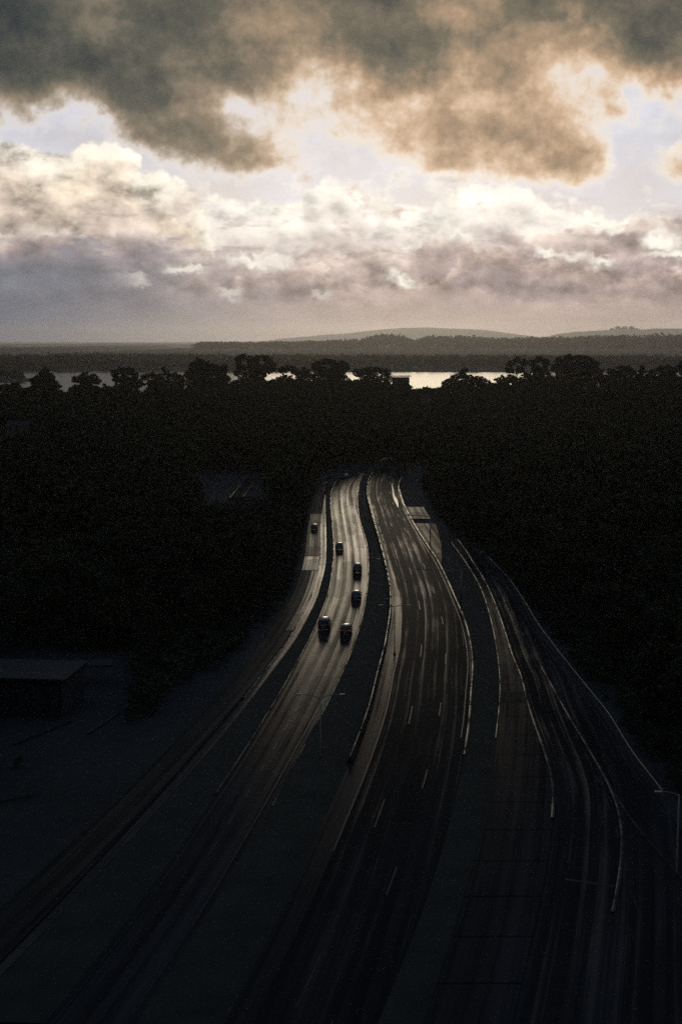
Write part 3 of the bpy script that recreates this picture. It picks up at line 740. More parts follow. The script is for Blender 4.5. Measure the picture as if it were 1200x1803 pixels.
# nearest to the roads and to the camera first: these stand as single trees, the others are the mass of the wood
def importance(c):
    lo = np.interp(project(c[0], c[1], c[2])[1], ROWS[:, 0], ROWS[:, 1]); hi = np.interp(project(c[0], c[1], c[2])[1], ROWS[:, 0], ROWS[:, 2])
    side = min(abs(c[7] - lo), abs(c[7] - hi)) / 8
    return c[1] * .35 + side
CAND.sort(key=importance)
N_SINGLE = 250
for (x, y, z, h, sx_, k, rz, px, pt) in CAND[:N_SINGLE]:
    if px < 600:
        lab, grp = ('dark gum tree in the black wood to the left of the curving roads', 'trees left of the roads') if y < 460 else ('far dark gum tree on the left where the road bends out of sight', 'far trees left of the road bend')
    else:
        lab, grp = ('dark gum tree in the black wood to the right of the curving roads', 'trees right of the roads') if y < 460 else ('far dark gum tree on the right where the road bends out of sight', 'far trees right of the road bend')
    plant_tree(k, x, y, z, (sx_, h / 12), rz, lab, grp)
fv, ff, nb = [], [], 0
low = []
for i in range(5):
    rr_ = np.random.default_rng(300 + i); low.append(leaf_cloud(crown_lobes(12, 10, rr_, 10, .2), 330, .85, rr_))
for (x, y, z, h, sx_, k, rz, px, pt) in CAND[N_SINGLE:]:
    v_, f_ = low[k % 5]; c_, s_ = math.cos(rz), math.sin(rz)
    q = np.stack([(v_[:, 0] * c_ - v_[:, 1] * s_) * sx_ + x, (v_[:, 0] * s_ + v_[:, 1] * c_) * sx_ + y, v_[:, 2] * h / 12 + z], -1)
    fv.append(q); ff.append(f_ + nb); nb += len(q)
print('trees', len(CAND), 'leaf quads', nb // 4)
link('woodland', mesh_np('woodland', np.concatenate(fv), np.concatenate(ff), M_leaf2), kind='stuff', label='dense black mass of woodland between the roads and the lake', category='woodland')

# scrub along the edges of the wood, down to the verges
r = np.random.default_rng(77); fv, ff, nb = [], [], 0; SCRUB = []
for i in range(5200):
    y = r.uniform(112, 600); side = r.random() < .5
    dd = r.uniform(0, 1) ** 1.5 * 34 + 1.5
    x = float(I_l(y)) - dd if side else float(np.where(y < Yp(940), F_r(y), D_l(y) + 7.5)) + dd
    h = r.uniform(1.2, 3.6); w = h * r.uniform(1.1, 1.7); z = float(terrain_z(x, y)) - .2
    px, pb = project(x, y, z); _, pt = project(x, y, z + h); hw = w / 2 / y * FPX
    lo = np.interp(pb, ROWS[:, 0], ROWS[:, 1]) + (14 if pb < 1180 else -20); hi = np.interp(pb, ROWS[:, 0], ROWS[:, 2]) - 4
    if px < -80 or px > 1280 or (side and px + hw > lo) or (not side and px - hw < hi): continue
    if any(px + hw > a and px - hw < c and pt < d and pb > b2 for (a, b2, c, d) in KEEP): continue
    SCRUB.append((x, y, z, h, w))
for i, (x, y, z, h, w) in enumerate(SCRUB):
    v_, f_ = low[i % 5]; n_ = (150 if y < 300 else 90) * 4
    q = v_[:n_] * np.array((w / 10, w / 10, h / 12)) + np.array((x, y, z)); fv.append(q); ff.append(f_[:n_ // 4] + nb); nb += len(q)
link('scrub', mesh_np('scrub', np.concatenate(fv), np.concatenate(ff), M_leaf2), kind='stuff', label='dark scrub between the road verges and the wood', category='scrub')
print('scrub', len(SCRUB))

# the trees that break the skyline in front of the lake, clump by clump (photo pixels of each clump)
SKY_TREES = [
    ('cone_tree', 'dense cone-shaped tree standing dark against the lake at far left', 930, [(80, 656, 9, 9), (74, 664, 11, 10), (88, 664, 10, 9), (66, 676, 13, 12), (82, 677, 15, 13), (96, 680, 11, 12), (58, 690, 14, 12), (80, 694, 20, 14), (104, 696, 14, 12)]),
    ('bushy_tree', 'low bushy tree at the left edge of the photo below the lake', 900, [(10, 684, 14, 9), (28, 682, 12, 9), (-8, 686, 14, 10), (40, 690, 12, 8), (16, 696, 20, 10)]),
    ('umbrella_tree', 'flat umbrella-crowned tree with lake showing under its edge', 940, [(134, 668, 9, 7), (148, 663, 11, 7), (163, 664, 10, 7), (172, 671, 8, 7), (152, 674, 14, 8), (160, 686, 24, 10), (190, 690, 18, 12), (132, 688, 16, 10)]),
    ('ragged_tree', 'ragged open-crowned tree right of the umbrella-shaped one', 935, [(202, 658, 8, 8), (214, 653, 9, 7), (228, 655, 10, 8), (238, 662, 8, 8), (206, 668, 9, 8), (222, 670, 14, 10), (240, 676, 14, 10), (216, 684, 20, 10)]),
    ('small_tree', 'small tree with a thin pointed tip between two larger trees on the left skyline', 930, [(256, 664, 8, 7), (268, 661, 8, 7), (280, 664, 9, 8), (289, 652, 4, 7), (294, 660, 7, 8), (306, 662, 9, 8), (276, 676, 22, 10), (316, 668, 10, 10), (305, 680, 22, 12)]),
    ('dome_tree', 'tall dome-shaped tree just left of the ragged skyline crown', 925, [(352, 638, 11, 8), (340, 645, 10, 9), (364, 645, 10, 9), (350, 652, 18, 10), (334, 660, 14, 10), (366, 660, 14, 12), (350, 672, 26, 14)]),
    ('twin_tree', 'lower rounded tree leaning on the right of the dome-shaped tree', 920, [(380, 647, 9, 8), (394, 650, 8, 9), (386, 658, 14, 10), (396, 668, 12, 10), (380, 676, 20, 12)]),
    ('broad_tree', 'broad ragged tree with the highest crown on the left skyline', 930, [(420, 633, 8, 7), (428, 629, 8, 6), (440, 634, 8, 8), (453, 631, 8, 7), (466, 630, 8, 6), (474, 638, 9, 8), (480, 648, 8, 9), (424, 646, 10, 8), (446, 646, 14, 10), (464, 650, 16, 10), (418, 658, 9, 6), (446, 662, 26, 10), (450, 676, 34, 12)]),
    ('thin_tree', 'thin open tree in the dip right of the broad ragged tree', 940, [(496, 652, 9, 7), (508, 649, 9, 6), (520, 654, 8, 8), (536, 652, 8, 6), (530, 662, 12, 8), (500, 668, 18, 8), (540, 664, 12, 10), (515, 678, 34, 10)]),
    ('wide_tree', 'wide twin-humped tree on the middle skyline above the road bend', 930, [(556, 644, 10, 8), (572, 638, 10, 7), (586, 641, 10, 8), (600, 640, 9, 7), (608, 647, 9, 8), (566, 654, 18, 11), (592, 656, 20, 12), (580, 672, 38, 14)]),
    ('round_tree', 'round dark tree left of the flat-roofed lakeside building', 925, [(628, 656, 10, 8), (646, 653, 12, 7), (664, 652, 12, 7), (680, 656, 10, 7), (650, 664, 22, 10), (676, 668, 18, 10), (640, 678, 34, 10)]),
    ('knob_tree', 'tree with a small round knob on top right of the lakeside building', 920, [(816, 654, 8, 6), (812, 662, 10, 6), (800, 666, 10, 8), (824, 666, 12, 8), (840, 668, 12, 8), (790, 676, 16, 10), (815, 678, 24, 12), (850, 676, 16, 10)]),
    ('lattice_tree', 'open lattice-crowned tree with the lake glinting through it at right', 930, [(898, 641, 8, 6), (910, 634, 9, 6), (922, 638, 7, 6), (896, 652, 9, 6), (914, 651, 9, 7), (926, 660, 9, 7), (900, 668, 14, 8), (920, 672, 18, 9), (882, 670, 12, 8)]),
    ('slim_tree', 'slimmer tree between the lattice crown and the great dome at right', 935, [(936, 640, 8, 7), (948, 632, 9, 6), (960, 638, 8, 7), (942, 650, 10, 8), (956, 654, 11, 9), (945, 666, 18, 10), (962, 670, 16, 12)]),
    ('great_dome_tree', 'largest dome-shaped tree on the right skyline', 925, [(984, 637, 10, 8), (1000, 631, 11, 7), (1016, 630, 12, 6), (1034, 634, 11, 7), (1046, 642, 9, 8), (980, 648, 12, 9), (1004, 646, 18, 11), (1030, 650, 18, 12), (1052, 656, 10, 10), (1000, 664, 28, 12), (1035, 668, 24, 12)]),
    ('low_tree', 'low rounded tree right of the great dome on the skyline', 920, [(1076, 654, 9, 6), (1092, 648, 9, 5), (1106, 650, 9, 6), (1114, 657, 9, 7), (1090, 660, 18, 9), (1070, 668, 18, 9), (1110, 672, 20, 10)]),
    ('pin_tree', 'small pin-topped tree on the far right skyline', 920, [(1129, 647, 5, 4), (1130, 655, 8, 6), (1146, 656, 9, 6), (1140, 668, 18, 9), (1124, 668, 12, 9)]),
    ('shoulder_tree', 'rounded tree second from the right edge of the skyline', 920, [(1162, 650, 9, 6), (1174, 648, 8, 6), (1184, 653, 8, 7), (1170, 662, 18, 9), (1186, 668, 14, 10)]),
    ('edge_tree', 'tall tree cut by the right edge of the photo', 910, [(1198, 644, 9, 7), (1212, 640, 12, 8), (1206, 654, 14, 10), (1226, 650, 14, 12), (1210, 670, 24, 12)]),
]
for i, (nm, lab, D, lobes) in enumerate(SKY_TREES):
    r = np.random.default_rng(500 + i); k = D / FPX
    cx = float(np.mean([q[0] for q in lobes])); bx, by, _ = atd(cx, 640, D); z = float(terrain_z(bx, by))
    L_ = []
    for (px, py, rx, ry) in lobes:
        q = atd(px, py, D); w_ = rx * k
        L_.append((q[0] - bx, r.uniform(-.5, .5) * w_ * 1.2, q[2] - z, w_ * .84, w_ * .9, ry * k * .86))
    # a few scraps of twigs outside the clumps keep the outline uneven
    for q in list(L_):
        for _ in range(5):
            a = r.uniform(0, 6.3); o_ = r.uniform(.85, 1.25); w_ = r.uniform(.16, .36)
            L_.append((q[0] + math.cos(a) * q[3] * o_, q[1] + r.uniform(-.5, .5) * q[4], q[2] + math.sin(a) * q[5] * o_, q[3] * w_, q[4] * w_, q[5] * w_))
    area = sum(q[3] * q[5] for q in L_)
    v_, f_ = leaf_cloud(L_, int(min(16000, 70 * area + 600)), .55, r)
    o = thing(nm, lab, 'tree', (bx, by, z))
    h = max(q[2] for q in L_)
    link('trunk', trunk_mesh('trunk', h, L_[:8], r, .4), o); link('crown', mesh_np('crown', v_, f_, M_leaf2), o)

# woods on the far shore and on the ridges beyond, too far to tell one tree from the next
def far_wood(name, label, spec, seed, mat, size, per):
    r = np.random.default_rng(seed); fv, ff, nb = [], [], 0
    for (x, y, z, h, w) in spec(r):
        L_ = [(0, 0, h * .5, w * .5, w * .5, h * .5), (w * .3 * r.uniform(-1, 1), 0, h * .7, w * .3, w * .3, h * .36), (w * .35 * r.uniform(-1, 1), 0, h * .6, w * .3, w * .3, h * .3)]
        v_, f_ = leaf_cloud(L_, per, size, r); fv.append(v_ + np.array((x, y, z))); ff.append(f_ + nb); nb += len(v_)
    return link(name, mesh_np(name, np.concatenate(fv), np.concatenate(ff), mat), kind='stuff', label=label, category='woodland')
def shore(r):
    for i in range(1500):
        y = r.uniform(2760, 3350); x = r.uniform(-.27, .27) * y; px = 600 + x / y * FPX
        yield x, y, float(terrain_z(x, y)) - 1, r.uniform(13, 22) * np.interp(px, [0, 500, 1200], [1.05, .95, .8]), r.uniform(14, 26)
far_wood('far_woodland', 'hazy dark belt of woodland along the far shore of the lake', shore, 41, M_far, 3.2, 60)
def point_(r):
    for i in range(60):
        x = r.normal(-555, 55); y = r.normal(2080, 50); z = float(terrain_z(x, y))
        if z > -8: yield x, y, z - 1, r.uniform(7, 12), r.uniform(10, 16)
far_wood('far_woodland', 'dark wooded point reaching into the lake at the left edge', point_, 42, M_leaf, 2.2, 70)
def mid(r):
    for i in range(520):
        y = r.uniform(8200, 9400); x = r.uniform(-.1, .27) * y; px = 600 + x / y * FPX
        hmax = np.interp(px, [520, 640, 660, 700, 730, 750, 800, 900, 1000, 1200], [18, 24, 40, 40, 20, 36, 38, 30, 34, 44]) * 1.9 * (.9 + .2 * r.random())
        yield x, y, 2 + float(terrain_z(x, y)), hmax, r.uniform(50, 110)
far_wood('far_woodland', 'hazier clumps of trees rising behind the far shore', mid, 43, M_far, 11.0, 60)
def knoll(r):
    for px, py, h in [(1072, 580, 18), (1082, 577, 22), (1092, 577, 20), (1104, 577, 20), (1112, 579, 14), (1060, 582, 10), (1126, 580, 8)]:
        q = atd(px, py + 2, 25000); yield q[0], q[1] - 300, q[2] - 26, h * 3.1, 100
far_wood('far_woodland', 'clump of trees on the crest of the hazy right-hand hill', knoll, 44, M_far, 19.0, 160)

# ================================================================== vehicles
def paint(name, c, rough=.28):
    m, b = new_mat(name)
    t = V.T.nodes.new('ShaderNodeTexCoord'); n = noise(V(t.outputs['Object']), 2.5, 4, .6)
    setin(b.inputs['Base Color'], mixc(lstep(n, .35, .7), (*c, 1), tuple(q * .7 + .012 for q in c) + (1,)))
    setin(b.inputs['Roughness'], lstep(n, .3, .7, rough, rough + .18)); b.inputs['Coat Weight'].default_value = .5
    return m
M_glass = simple_mat('tinted_glass', (.01, .012, .013), .06, .6, 0, .1)
M_chrome = simple_mat('wheel_alloy', (.3, .3, .3), .35, .5, .8)
M_tail = simple_mat('tail_light_red', (.20, .012, .008), .25, .5, 0, .1)
M_tail_on = simple_mat('lit_tail_light', (.3, .01, .008), .25, .5, 0, .1, emit=((1, .06, .03), .12))
M_head = simple_mat('headlight_glass', (.4, .4, .4), .12, .5)
M_plate = simple_mat('number_plate', (.4, .38, .3), .4)
# side outlines (y forward, z up): lower body, then the glasshouse above the waist
SHAPES = {
    'wagon': dict(L=4.7, W=1.86, body=[(-2.33, .32), (-2.36, .62), (-2.28, 1.0), (.95, 1.02), (2.15, .86), (2.33, .62), (2.30, .34), (2.1, .25), (-2.1, .25)],
                  roof=[(-2.25, 1.0), (-1.98, 1.62), (-1.7, 1.70), (-.1, 1.69), (.35, 1.60), (1.12, 1.01)], wx=1.42, wr=.36),
    'van': dict(L=4.9, W=1.92, body=[(-2.44, .34), (-2.46, .7), (-2.44, 1.1), (1.35, 1.1), (2.25, .92), (2.43, .66), (2.40, .36), (2.2, .26), (-2.2, .26)],
                roof=[(-2.44, 1.1), (-2.36, 1.86), (-2.2, 1.96), (.55, 1.95), (.85, 1.86), (1.62, 1.06)], wx=1.55, wr=.35),
    'hatch': dict(L=4.0, W=1.70, body=[(-1.96, .32), (-1.99, .6), (-1.9, .95), (.9, .96), (1.8, .80), (1.98, .58), (1.95, .33), (1.75, .24), (-1.75, .24)],
                  roof=[(-1.9, .94), (-1.5, 1.42), (-1.2, 1.48), (-.1, 1.47), (.25, 1.40), (1.0, .95)], wx=1.25, wr=.31),
    'sedan': dict(L=4.7, W=1.82, body=[(-2.3, .34), (-2.34, .62), (-2.26, .95), (-1.3, 1.0), (1.0, .96), (2.15, .80), (2.33, .58), (2.30, .34), (2.1, .24), (-2.1, .24)],
                  roof=[(-1.75, .98), (-1.05, 1.42), (-.7, 1.47), (.0, 1.46), (.35, 1.38), (1.15, .95)], wx=1.40, wr=.32),
}
def lathe_wheel(r, w, mat_t, mat_r):
    tyre = BM(); n = 16; rings = []
    for (rr, xx) in [(r * .62, -w / 2), (r * .94, -w / 2), (r, -w * .32), (r, w * .32), (r * .94, w / 2), (r * .62, w / 2)]:
        rings.append([tyre.b.verts.new((xx, math.cos(2 * math.pi * k / n) * rr, math.sin(2 * math.pi * k / n) * rr)) for k in range(n)])
    for a, b2 in zip(rings, rings[1:]):
        for k in range(n): tyre.b.faces.new((a[k], a[(k + 1) % n], b2[(k + 1) % n], b2[k]))
    rim = BM(); rim.tube([(-w * .42, 0, 0), (w * .42, 0, 0)], r * .61, 12)
    return tyre.mesh('tyre', mat_t, True), rim.mesh('rim', mat_r)
CAR_MESH = {}
def car_meshes(kind):
    if kind in CAR_MESH: return CAR_MESH[kind]
    s = SHAPES[kind]; W = s['W'] / 2; d = {}
    bm = BM(); bm.prism(s['body'], -W, W); d['body'] = bm.mesh('body', None, True, .07)
    # roof and pillars: narrower at the top (tumblehome)
    bm = BM(); prof = s['roof']; zt = max(p[1] for p in prof); zb = min(p[1] for p in prof); tw = .82
    half = lambda z: (W - .03) * (1 - (1 - tw) * (z - zb) / (zt - zb))
    a = [bm.b.verts.new((-half(z), y, z)) for y, z in prof]; b2 = [bm.b.verts.new((half(z), y, z)) for y, z in prof]; n = len(prof)
    for k in range(n): bm.b.faces.new((a[k], a[(k + 1) % n], b2[(k + 1) % n], b2[k]))
    bm.b.faces.new(a); bm.b.faces.new(b2[::-1]); d['cabin'] = bm.mesh('cabin', None, True, .05)
    def pane(p, q, inset, push):
        """a pane across the car between two outline points, set a little proud"""
        (y0, z0), (y1, z1) = p, q; dy_, dz_ = y1 - y0, z1 - z0; L_ = math.hypot(dy_, dz_); ny_, nz_ = -dz_ / L_, dy_ / L_
        if nz_ < 0: ny_, nz_ = -ny_, -nz_
        f = lambda t: (y0 + dy_ * t + ny_ * push, z0 + dz_ * t + nz_ * push); (ya, za), (yb, zb_) = f(.12), f(.88)
        ha, hb = half(z0 + dz_ * .12) - inset, half(z0 + dz_ * .88) - inset
        return BM().quad((-ha, ya, za), (ha, ya, za), (hb, yb, zb_), (-hb, yb, zb_)).mesh('pane', M_glass)
    d['rear_window'] = pane(prof[0], prof[1], .12, .012); d['windscreen'] = pane(prof[-1], prof[-2], .10, .012)
    zl, zh = zb + .10, zt - .16; yr = [p for p in prof]
    yb0 = np.interp(zl, [prof[0][1], prof[1][1]], [prof[0][0], prof[1][0]]) + .22; yb1 = np.interp(zh, [prof[0][1], prof[1][1]], [prof[0][0], prof[1][0]]) + .2
    yf0 = np.interp(zl, [prof[-1][1], prof[-2][1]], [prof[-1][0], prof[-2][0]]) - .18; yf1 = np.interp(zh, [prof[-1][1], prof[-2][1]], [prof[-1][0], prof[-2][0]]) - .12
    ym0, ym1 = (yb0 + yf0) / 2, (yb1 + yf1) / 2
    for sd, nm in ((-1, 'l'), (1, 'r')):
        for j, (p0, p1, q0, q1) in enumerate([(yb0, ym0 - .05, yb1, ym1 - .05), (ym0 + .05, yf0, ym1 + .05, yf1)]):
            xl_, xh_ = sd * (half(zl) + .012), sd * (half(zh) + .012)
            d['side%s%d' % (nm, j)] = BM().quad((xl_, p0, zl), (xl_, p1, zl), (xh_, q1, zh), (xh_, q0, zh)).mesh('side_window', M_glass)
    d['tyre'], d['rim'] = lathe_wheel(s['wr'], .22, M_dark, M_chrome)
    L2 = s['L'] / 2; zb2 = s['body'][1][1]
    d['tail'] = BM().box((0, 0, 0), (.24, .06, .34 if kind in ('wagon', 'van') else .18), bevel=.015).mesh('tail_light', None)
    d['head'] = BM().box((0, 0, 0), (.36, .10, .16), bevel=.03).mesh('headlight', M_head)
    d['bumper'] = BM().box((0, 0, 0), (s['W'] * .98, .16, .22), bevel=.04).mesh('bumper', M_dark)
    d['plate'] = BM().box((0, 0, 0), (.37, .02, .13)).mesh('number_plate', M_plate)
    d['mirror'] = BM().box((0, 0, 0), (.20, .10, .14), bevel=.03).mesh('mirror', None)
    CAR_MESH[kind] = d; return d
def with_mat(me, mat):
    q = me.copy(); q.materials.clear(); q.materials.append(mat); return q
def car(name, kind, label, px, py, mat, line, lit=False, rev=False, z=.07, cat='car'):
    s = SHAPES[kind]; d = car_meshes(kind); x, y, _ = at(px, py)
    h = .5; ang = -math.atan2(float(line(y + h) - line(y - h)), 2 * h) + (math.pi if rev else 0)
    o = thing(name, label, cat, (x, y, z), ang, 'vehicles on the wet road')
    bd = link('body', with_mat(d['body'], mat), o); W = s['W'] / 2; L2 = s['L'] / 2
    cb = link('cabin', with_mat(d['cabin'], mat), o)
    link('rear_window', d['rear_window'], o); link('windscreen', d['windscreen'], o)
    for k in ('sidel0', 'sidel1', 'sider0', 'sider1'): link('side_window', d[k], o)
    for sx_ in (-1, 1):
        for sy_ in (-1, 1):
            w = link('wheel', None, o, (sx_ * (W - .10), sy_ * s['wx'], s['wr'])); link('tyre', d['tyre'], w); link('rim', d['rim'], w)
        yb, zb_ = s['body'][2]
        link('tail_light', with_mat(d['tail'], M_tail_on if lit else M_tail), o, (sx_ * (W - .17), yb - .02, zb_ - .12))
        link('headlight', d['head'], o, (sx_ * (W - .28), L2 - .12, .68))
        link('mirror', with_mat(d['mirror'], mat), o, (sx_ * (W + .06), s['roof'][-1][0] - .35, s['roof'][-1][1] + .05))
    link('bumper', d['bumper'], o, (0, -L2 + .04, .42)); link('bumper', d['bumper'], o, (0, L2 - .06, .40))
    link('number_plate', d['plate'], o, (0, -L2 - .05, .55))
    return o
midA = mixl(A_l, A_r, .5)
PT = {k: paint('paint_' + k, c) for k, c in dict(charcoal=(.02, .021, .023), navy=(.012, .016, .03), graphite=(.045, .045, .045), black=(.008, .008, .009), maroon=(.035, .012, .011), silver=(.22, .22, .22)).items()}
car('van', 'van', 'dark van in the left lane, nearest vehicle on the left side', 571, 1106, PT['charcoal'], A_l, cat='van')
car('station_wagon', 'wagon', 'black wagon with red tail lights, nearest vehicle in the right lane', 609, 1115, PT['black'], midA, lit=True)
car('station_wagon', 'wagon', 'dark wagon second nearest in the right lane, behind the black one with red lights', 627, 1054, PT['navy'], midA)
car('van', 'van', 'dark van third in the right lane, farther on than the navy wagon', 629, 1007, PT['graphite'], midA, cat='van')
car('station_wagon', 'wagon', 'dark wagon alone in the left lane beyond the right-lane vehicles', 597, 967, PT['charcoal'], A_l)
car('hatchback', 'hatch', 'tiny farthest car with a pale roof where the road bends away', 609, 841, PT['silver'], midA)
car('hatchback', 'hatch', 'small dark hatchback on the slip road left of the pale footpath', 553, 932, PT['black'], I_l, z=.04)

# ================================================================== street lamps and gantries
def lamp_head(bm, p, d):
    bm.box((p[0] + d[0] * .35, p[1] + d[1] * .35, p[2]), (.62 if abs(d[0]) > .5 else .26, .26, .12), bevel=.03)
def street_lamp(px, py, h, arms, label, arm_len=2.6, rise=.5):
    x, y, _ = at(px, py); o = thing('street_lamp', label, 'street lamp', (x, y, 0.0), 0, 'street lamps along the roads')
    link('pole', BM().tube([(0, 0, -.2), (0, 0, .6), (0, 0, h)], [.12, .10, .06], 10).mesh('pole', M_steel, True), o)
    link('base_plate', BM().box((0, 0, .14), (.42, .42, .28), taper=.8).mesh('base_plate', M_kerb), o)
    for sd in arms:
        L_ = arm_len
        pts = [(0, 0, h - .1), (sd * L_ * .35, 0, h + rise * .6), (sd * L_ * .75, 0, h + rise * .95), (sd * L_, 0, h + rise)]
        link('arm', BM().tube(pts, [.06, .05, .045, .04], 8).mesh('arm', M_steel, True), o)
        hd = link('lamp_head', BM().box((sd * (L_ + .3), 0, h + rise), (.8, .30, .14), taper=.85, bevel=.03).mesh('lamp_head', M_steel), o)
        link('lens', BM().box((sd * (L_ + .32), 0, h + rise - .085), (.5, .2, .03)).mesh('lens', M_lens), hd)
    return o
street_lamp(564, 1338, 7.6, (-1, 1), 'nearest two-armed street lamp, dark against the left road, in the median', 2.3, .45)
street_lamp(694, 1152, 7.8, (-1, 1), 'two-armed street lamp by the concrete barrier right of the nearest vehicles', 1.9, .2)
street_lamp(681, 1056, 7.8, (-1, 1), 'two-armed street lamp at the barrier level with the navy wagon', 1.4, .2)
street_lamp(641, 921, 7.8, (-1, 1), 'small far two-armed street lamp in the median near the bend', 1.0, .2)
street_lamp(1190, 1545, 8.0, (-1,), 'pale single-armed street lamp beside the rightmost road', 1.6, .3)
def gantry(px, py, h, reach, label):
    x, y, _ = at(px, py); o = thing('mast_arm', label, 'mast arm', (x, y, 0), 0)
    link('pole', BM().tube([(0, 0, -.2), (0, 0, h * .5), (0, 0, h)], [.16, .14, .12], 10).mesh('pole', M_steel, True), o)
    link('arm', BM().tube([(0, 0, h - .25), (-reach * .5, 0, h + .05), (-reach, 0, h + .1)], [.10, .085, .06], 8).mesh('arm', M_steel, True), o)
    link('lamp_head', BM().box((-reach + .4, 0, h - .12), (.9, .3, .14), bevel=.03).mesh('lamp_head', M_steel), o)
gantry(757, 962, 7.6, 7.2, 'long steel mast arm reaching over the dark right road near the striped apron')
gantry(811, 1074, 7.6, 9.6, 'long steel mast arm over the dark right road, nearer of the two')

# ================================================================== buildings half hidden among the trees
M_wall = simple_mat('rendered_wall', (.018, .02, .024), .8, .05, 0, .25, .6)
M_wallB = simple_mat('brick_wall', (.10, .075, .06), .9, .2, 0, .3, .8)
M_roofm = simple_mat('metal_roof', (.013, .015, .018), .6, .02, 0, .2, .5)
M_roofd = simple_mat('dark_flat_roof', (.03, .03, .03), .7, .3)
M_window = simple_mat('window_glass', (.02, .024, .028), .08, .6, 0, .1)
def block(name, label, c, size, rz, wall, roof, eave=.5, roof_h=.35, pitched=0.0, win=None, door=True):
    w, d, h = size; o = thing(name, label, 'building', c, rz)
    link('wall', BM().box((0, 0, h / 2 - .5), (w, d, h + 1)).mesh('wall', wall), o)
    if pitched:
        link('roof', BM().prism([(-d / 2 - eave, h - .05), (0, h + pitched), (d / 2 + eave, h - .05), (d / 2 + eave, h - .25), (0, h + pitched - .22), (-d / 2 - eave, h - .25)], -w / 2 - eave, w / 2 + eave).mesh('roof', roof), o)
    else:
        link('roof', BM().box((0, 0, h + roof_h / 2 + .503), (w + 2 * eave, d + 2 * eave, roof_h)).mesh('roof', roof), o)
    if win:
        nx, nz, ww, wh = win
        wm = BM().box((0, 0, 0), (ww, .10, wh)).mesh('window', M_wall); pm = BM().box((0, 0, 0), (ww - .16, .06, wh - .16)).mesh('pane', M_window)
        for i in range(nx):
            for j in range(nz):
                q = link('window', wm, o, (-w / 2 + (i + .5) * w / nx, -d / 2 - .03, (j + .55) * h / nz)); link('pane', pm, q, (0, -.045, 0))
    return o
def ground_at(px, py, D):
    q = atd(px, py, D); return q[0], q[1], float(terrain_z(q[0], q[1]))
# long low hall at the left edge with upright fins
x, y, _ = at(40, 1262); z = float(terrain_z(x, y))
hall = block('low_hall', 'low flat-roofed hall with upright fins at the lower left edge', (x - 4, y + 6, z), (20, 10, 4.6), rad(-6), M_wall, M_roofm, .6, .3, win=(9, 1, 1.5, 3.0))
fin = BM().box((0, 0, 2.3), (.18, .55, 4.6)).mesh('fin', M_wall)
for i in range(10): link('fin', fin, hall, (-10 + i * 20 / 9, -5.28, 0))
x, y, _ = at(160, 1200); z = float(terrain_z(x, y))
can = thing('canopy', 'small pale flat canopy on posts behind the low hall', 'canopy', (x, y, z), rad(8))
link('roof', BM().box((0, 0, 2.9), (6.4, 4.2, .22), bevel=.04).mesh('roof', M_roofm), can)
pm_ = BM().box((0, 0, 1.35), (.14, .14, 2.9)).mesh('post', M_steel)
for a in (-1, 1):
    for b2 in (-1, 1): link('post', pm_, can, (a * 2.9, b2 * 1.8, 0))
x, y, z = ground_at(33, 742, 640); q = atd(33, 742, 640)
block('house', 'pale-roofed house half hidden in the black wood at far left', (x, y, z), (9, 8, max(4, q[2] - z - 1.6)), rad(4), M_wallB, M_roofm, .5, .3, 1.8, (3, 2, 1.2, 1.2))
x, y, z = ground_at(705, 662, 955); q = atd(705, 661, 955)
block('flat_roofed_pavilion', 'dark flat-roofed pavilion standing against the lake in the middle', (x, y, z), (11, 8, max(4, q[2] - z - 1.2)), rad(3), M_roofd, M_roofd, 1.2, .5, 0, (5, 2, 1.4, 1.6))
x, y, z = ground_at(748, 697, 800); q = atd(748, 697, 800)
block('house', 'tiny house whose pale roof edge shows below the pavilion by the lake', (x, y, z), (5, 5, max(3, q[2] - z - .5)), rad(-5), M_wallB, M_roofm, .4, .3, .8, (2, 2, 1.0, 1.1))
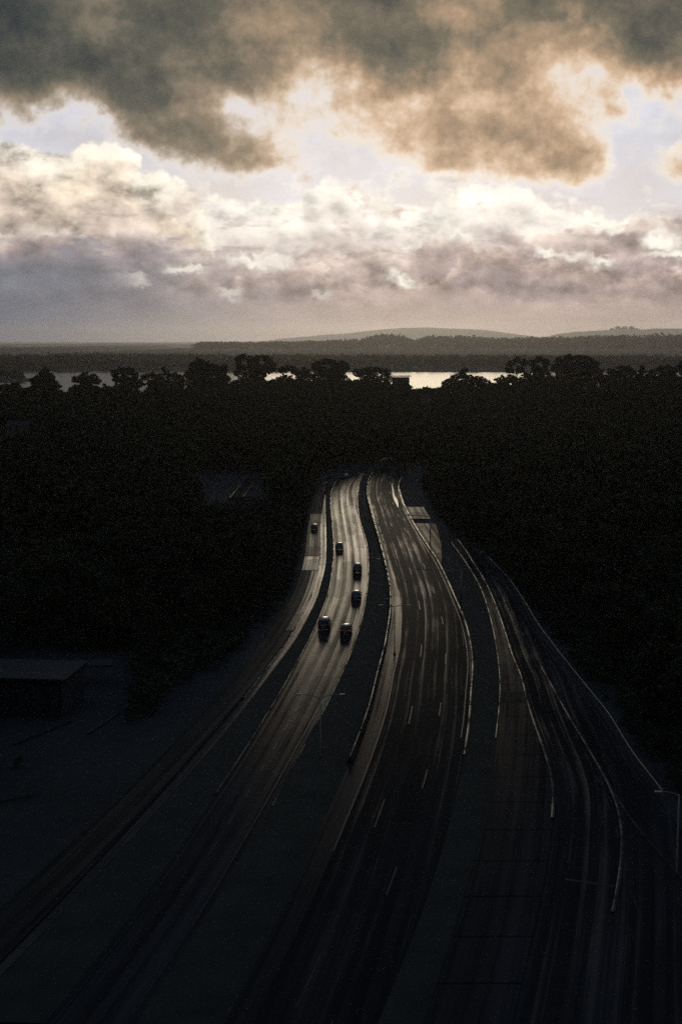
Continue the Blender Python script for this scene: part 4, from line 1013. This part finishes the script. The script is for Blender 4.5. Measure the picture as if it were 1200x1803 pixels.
# winding side road among the trees on the left
loop = [(372, 794), (400, 797), (424, 804), (440, 816), (447, 830), (443, 844), (430, 860), (416, 878)]
W3 = [np.array(at(px, py)) for px, py in loop]
for q in W3: q[2] = max(0, float(terrain_z(q[0], q[1]))) + .12
pl, pr, vs_, fs_ = [], [], [], []
for i, q in enumerate(W3):
    t = W3[min(i + 1, len(W3) - 1)] - W3[max(i - 1, 0)]; n_ = np.array((-t[1], t[0], 0)); n_ /= np.linalg.norm(n_)
    vs_ += [tuple(q - n_ * 2.2), tuple(q + n_ * 2.2)]
fs_ = [(2 * i, 2 * i + 1, 2 * i + 3, 2 * i + 2) for i in range(len(W3) - 1)]
sr = link('side_road', mesh_np('side_road', vs_, fs_, M_roadF), kind='structure'); sr.data.uv_layers.new(name='UVMap')
for sgn in (-1, 1):
    pts = [tuple(np.array(vs_[2 * i + (sgn > 0)]) + np.array((0, 0, .06))) for i in range(len(W3))]
    link('kerb', BM().tube(pts, .16, 5).mesh('kerb', M_kerb), sr)
# kerbs and lines of the car park at the lower left
lot = link('car_park', None, kind='structure')
cp = [at(-260, 1345), at(140, 1262), at(330, 1330), at(150, 1480), at(-420, 1600)]
for q in [cp]:
    vs2 = [(a[0], a[1], float(terrain_z(a[0], a[1])) + .10) for a in q]
for (p0, p1, w_) in [((25, 1311), (125, 1270), .30), ((155, 1292), (212, 1254), .25), ((-40, 1420), (60, 1400), .22)]:
    a, b2 = np.array(at(*p0)), np.array(at(*p1)); a[2] = max(0, float(terrain_z(a[0], a[1]))) + .06; b2[2] = max(0, float(terrain_z(b2[0], b2[1]))) + .06
    d_ = b2 - a; L_ = np.linalg.norm(d_)
    o = link('kerb', BM().box((0, 0, 0), (L_, w_, .16), bevel=.03).mesh('kerb', M_kerb), lot, tuple((a + b2) / 2), math.atan2(d_[1], d_[0]))

# ================================================================== the air
m = bpy.data.materials.new('haze'); m.use_nodes = True; nt = m.node_tree; nt.nodes.clear()
ov = nt.nodes.new('ShaderNodeOutputMaterial'); pv = nt.nodes.new('ShaderNodeVolumePrincipled')
pv.inputs['Color'].default_value = (1, .97, .92, 1); pv.inputs['Density'].default_value = 2.3e-5; pv.inputs['Anisotropy'].default_value = .8
nt.links.new(pv.outputs[0], ov.inputs['Volume'])
bm = BM(); bm.box((0, 17000, 175), (60000, 40000, 390))
link('haze', bm.mesh('haze', m), kind='stuff', label='thin warm haze lying over the whole valley', category='haze')
